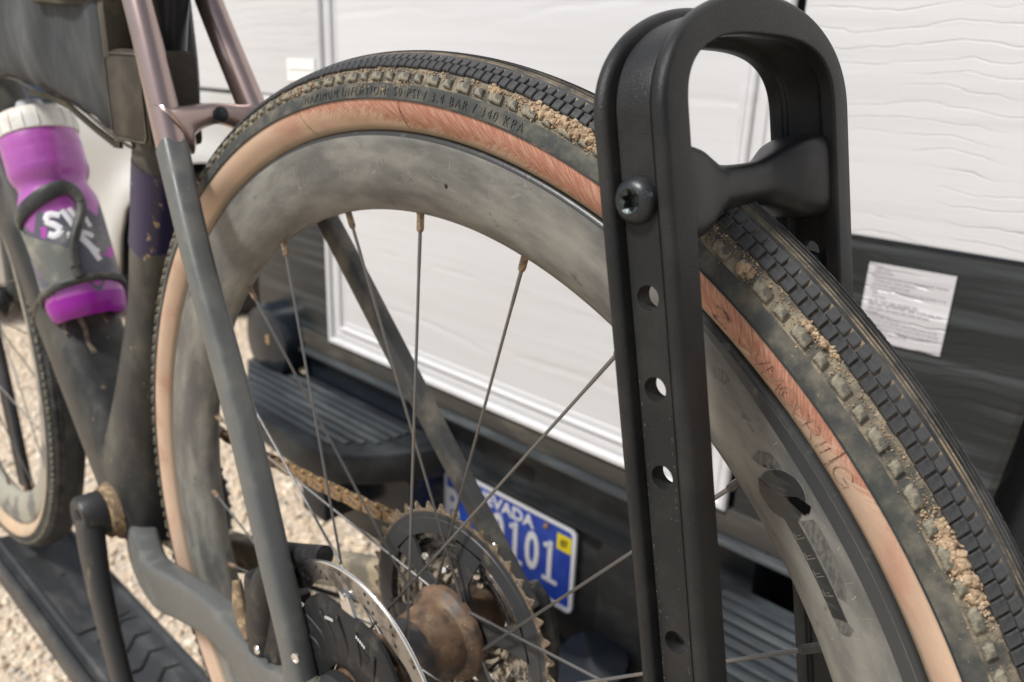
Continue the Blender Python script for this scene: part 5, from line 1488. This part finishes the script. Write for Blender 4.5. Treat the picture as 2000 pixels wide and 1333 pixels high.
# section (b = inset from the outline, n = along the arm's normal); I beam with rounded flanges
sec = []
sec += arc(0.0026, -0.0026, 0.0026, 180, 90, 5)
sec += arc(0.0128, -0.0012, 0.0012, 90, 0)
sec += [(0.0140, -0.0042)] + arc(0.0130, -0.0048, 0.0010, 0, -90, 2)
sec += [(0.0125, -0.0062)] + arc(0.0120, -0.0082, 0.0012, 90, 180, 3)
sec += arc(0.0120, -0.0198, 0.0012, 180, 270, 3) + [(0.0125, -0.0218)]
sec += arc(0.0130, -0.0232, 0.0010, 90, 0, 2) + arc(0.0125, -0.0265, 0.0015, 0, -90, 3)
sec += arc(0.0028, -0.0252, 0.0028, 270, 90, 9)
sec += [(0.0058, -0.0222), (0.0072, -0.0219), (0.0071, -0.0213), (0.0048, -0.0210), (0.0042, -0.0206)]
sec += [(0.0040, -0.0190), (0.0040, -0.0090), (0.0042, -0.0080), (0.0046, -0.0078)]
sec += [(0.0046, -0.0072), (0.0036, -0.0066), (0.0022, -0.0060), (0.0010, -0.0053), (0.0003, -0.0044)]
web_out = 0.0041
v = []; f = []; K = len(sec)
for q in OL:
    for (b, n) in sec:
        hx, hz = hoop_pt(q, b); v.append(arm(hx, hz, n))
for i in range(len(OL) - 1):
    for k in range(K):
        k2 = (k + 1) % K; f.append((i * K + k, (i + 1) * K + k, (i + 1) * K + k2, i * K + k2))
f.append(list(range(K))); f.append([(len(OL) - 1) * K + k for k in range(K)])
hoop = put('hoop_arm', v, f, M_black_dusty, rack, True, angle=32)
# drill the adjustment holes
def drill(o, centers, r, L0, L1):
    cut = []
    for (u, vv, n) in centers:
        c = put('cut', *lathe_vf([(r, L0), (r, L1)], arm(u, vv, n), aU, 28), M_dark_slot)
        md = o.modifiers.new('b', 'BOOLEAN'); md.object = c; md.operation = 'DIFFERENCE'; md.solver = 'EXACT'
        cut.append(c)
    bpy.context.view_layer.update()
    dg = bpy.context.evaluated_depsgraph_get()
    me = bpy.data.meshes.new_from_object(o.evaluated_get(dg))
    o.modifiers.clear(); old = o.data; o.data = me; me.name = 'hoop_arm'
    me.set_sharp_from_angle(angle=radians(32))
    for c in cut: bpy.data.objects.remove(c)
HV = [-0.0951, -0.1256, -0.1562, -0.2172, -0.2477, -0.3100]
drill(hoop, [(-AA + 0.006, vv, -0.0141) for vv in HV] + [(AA - 0.006, vv, -0.0141) for vv in HV], 0.0042, -0.02, 0.02)
rr = random.Random(9); g = G()
for k in range(170):
    e_ = rr.random() < 0.6
    vv = -0.12 - 0.20 * rr.random() ** 0.8
    n0 = (-0.0203 + abs(rr.gauss(0, 0.0006))) if e_ else (-0.0085 - abs(rr.gauss(0, 0.0005)))
    if rr.random() < 0.12: n0 = rr.uniform(-0.020, -0.009)
    L_ = rr.uniform(0.0002, 0.0016); w = rr.uniform(0.00008, 0.0003)
    b0 = 0.00395
    if any(math.hypot(vv - h0, n0 + 0.0141) < 0.0052 for h0 in HV): continue
    g.add([arm(-AA + b0, vv, n0), arm(-AA + b0, vv + L_ * .5, n0 + w), arm(-AA + b0, vv + L_, n0 + rr.uniform(-w, w)), arm(-AA + b0, vv + L_ * .5, n0 - w * .6)], [(0, 1, 2, 3)])
g.put('scuff_marks', M_scuffdust, hoop)['kind'] = 'stuff'
# spindle across the hoop that presses on the tyre
M_dummy = None
SV, SN = -0.0639, -0.0145
secs = []
us = [-0.0545, -0.0535, -0.050, -0.043, -0.034, -0.025, -0.016, -0.009, 0.0, 0.009, 0.016, 0.025, 0.034, 0.043, 0.050, 0.0535, 0.0545]
hw_ = [0.0158, 0.0172, 0.0177, 0.0170, 0.0149, 0.0120, 0.0094, 0.0085, 0.0083, 0.0085, 0.0094, 0.0120, 0.0149, 0.0170, 0.0177, 0.0172, 0.0158]
v = []; f = []; NS = 32
uu = catmull([(a, b, 0) for a, b in zip(us, hw_)], 4)
for q in uu:
    u, r = q.x, q.y
    p_ = 2.2 + 2.6 * min(1, max(0, (r - 0.0095) / 0.006))
    for k in range(NS):
        a = 2 * pi * k / NS; c, s_ = cos(a), sin(a)
        e = 2 / p_
        v.append(arm(u, SV + r * 0.93 * math.copysign(abs(s_) ** e, s_), SN - 0.0005 + r * 0.72 * math.copysign(abs(c) ** e, c)))
for i in range(len(uu) - 1):
    for k in range(NS):
        k2 = (k + 1) % NS; f.append((i * NS + k, i * NS + k2, (i + 1) * NS + k2, (i + 1) * NS + k))
f.append(list(range(NS))); f.append([(len(uu) - 1) * NS + k for k in range(NS)])
put('spindle', v, f, M_spindle, rack, True, angle=50)
# button-head bolt with a hex socket
bc = arm(-AA + web_out, -0.0639, -0.0150)
bolt = put('bolt', *lathe_vf([(0.0077, 0.0), (0.0077, 0.0010), (0.0073, 0.0022), (0.0062, 0.0037), (0.0050, 0.0045), (0.0040, 0.0048), (0.0038, 0.0046)], bc, -aU, 40, caps=False), M_bolt, rack, True, angle=50)
v = []; f = []
ax, ay, az = frame_of(-aU)
NP = 36
for (sc, h) in ((1.0, 0.0047), (0.94, 0.0038), (0.90, 0.0002)):
    for k in range(NP):
        a = 2 * pi * k / NP
        r = 0.0038 if sc == 1.0 else (0.0030 * (1 + 0.16 * cos(6 * a)))
        v.append(bc - aU * h + (ax * cos(a) + ay * sin(a)) * r * (1.0 if sc == 1.0 else sc))
for i in range(2):
    for k in range(NP):
        k2 = (k + 1) % NP; f.append((i * NP + k, i * NP + k2, (i + 1) * NP + k2, (i + 1) * NP + k))
f.append([2 * NP + k for k in range(NP)])
put('socket', v, f, M_hexmetal, bolt, False)
bc2 = arm(AA - 0.0105, -0.100, -0.0140)
put('bolt', *lathe_vf([(0.0052, 0.0), (0.0052, 0.0016), (0.0040, 0.0030), (0.0, 0.0032)], bc2, -aU, 24), M_bolt, rack, True, angle=50)
# tray
tray = put('tray', [], [], M_tray, rack)
def tray_mesh():
    prof = [(-0.046, -0.405), (-0.046, -0.372), (-0.043, -0.368), (-0.039, -0.368), (-0.036, -0.374), (-0.033, -0.374), (-0.030, -0.366), (-0.026, -0.364), (-0.020, -0.3665), (0.005, -0.3685), (0.035, -0.3665), (0.052, -0.364),
            (0.056, -0.360), (0.060, -0.360), (0.064, -0.366), (0.064, -0.405)]
    xs = [-0.975, -0.970] + [-0.96 + i * 0.02 for i in range(1, 74)]
    v = []; f = []; k = len(prof)
    for x in xs:
        w = 1.0
        for (y, z) in prof: v.append((x, y, z))
    for i in range(len(xs) - 1):
        for j in range(k - 1): f.append((i * k + j, i * k + j + 1, (i + 1) * k + j + 1, (i + 1) * k + j))
    f.append(list(range(k)))
    return v, f
bpy.data.objects.remove(tray)
tray = put('tray', *tray_mesh(), M_tray, rack, True, angle=25)
M_tray2 = mat('darker_tray_pad', (0.020, 0.021, 0.022), 0.45, mixes=[((0.05, 0.05, 0.05, 1), (12, 40, 40), 0.45, 0.7, 6)])  # tray material in a darker tone, for the recessed stretch
def chev(x, w=0.003):
    pts = [(x - 0.004, 0.048), (x - 0.012, 0.030), (x + 0.010, 0.010), (x + 0.008, -0.008)]
    g = G()
    Q = [Vector((a, b, 0)) for a, b in pts]
    for a, b in zip(Q, Q[1:]):
        d_ = (b - a).normalized(); n_ = Vector((-d_.y, d_.x, 0)) * w / 2
        c = [a + n_, b + n_, b - n_, a - n_]
        lo = [Vector((z.x, z.y, -0.372)) for z in c]; hi = [Vector((z.x, z.y, -0.3655 + 0.0015 * (abs(z.y - .01) / .04) ** 2 + 0.0002)) for z in c]
        g.add(lo + hi, [(4, 5, 6, 7), (0, 1, 5, 4), (1, 2, 6, 5), (2, 3, 7, 6), (3, 0, 4, 7)])
    return g
for k in range(22):
    x = -0.640 + k * 0.042
    chev(x).put('tray_slot', M_dark_slot, tray)
put('wheel_pad', *box_vf(-0.885, -0.660, -0.022, 0.046, -0.369, -0.3635, 0.0024), M_tray2, tray, True, angle=40)
put('tray_hole', *lathe_vf([(0.004, 0), (0.0038, 0.0006), (0, 0.0006)], (-0.805, 0.010, -0.3632), (0, 0, 1), 14), M_dark_slot, tray)
put('mount_bar', *tube_vf([(-1.10, -0.10, -0.43), (-0.99, -0.03, -0.405), (-0.90, 0.02, -0.395)], 0.016, 20, up=(0, 0, 1)), M_black, rack, True)
# front wheel arm of the rack: its far leg is seen through the front wheel
put('front_arm', *tube_vf([(-1.165, 0.055, 0.10), (-1.145, 0.055, -0.05), (-1.127, 0.055, -0.17), (-1.105, 0.055, -0.36)], (0.006, 0.030), 16, power=4), M_black, rack, True)
put('hitch_bar', *box_vf(-0.60, -0.53, -0.10, 0.62, -0.66, -0.60, 0.006), M_black, rack, True, angle=40)
put('hitch_post', *box_vf(-0.60, -0.53, -0.02, 0.05, -0.60, -0.405, 0.006), M_black, rack, True, angle=40)
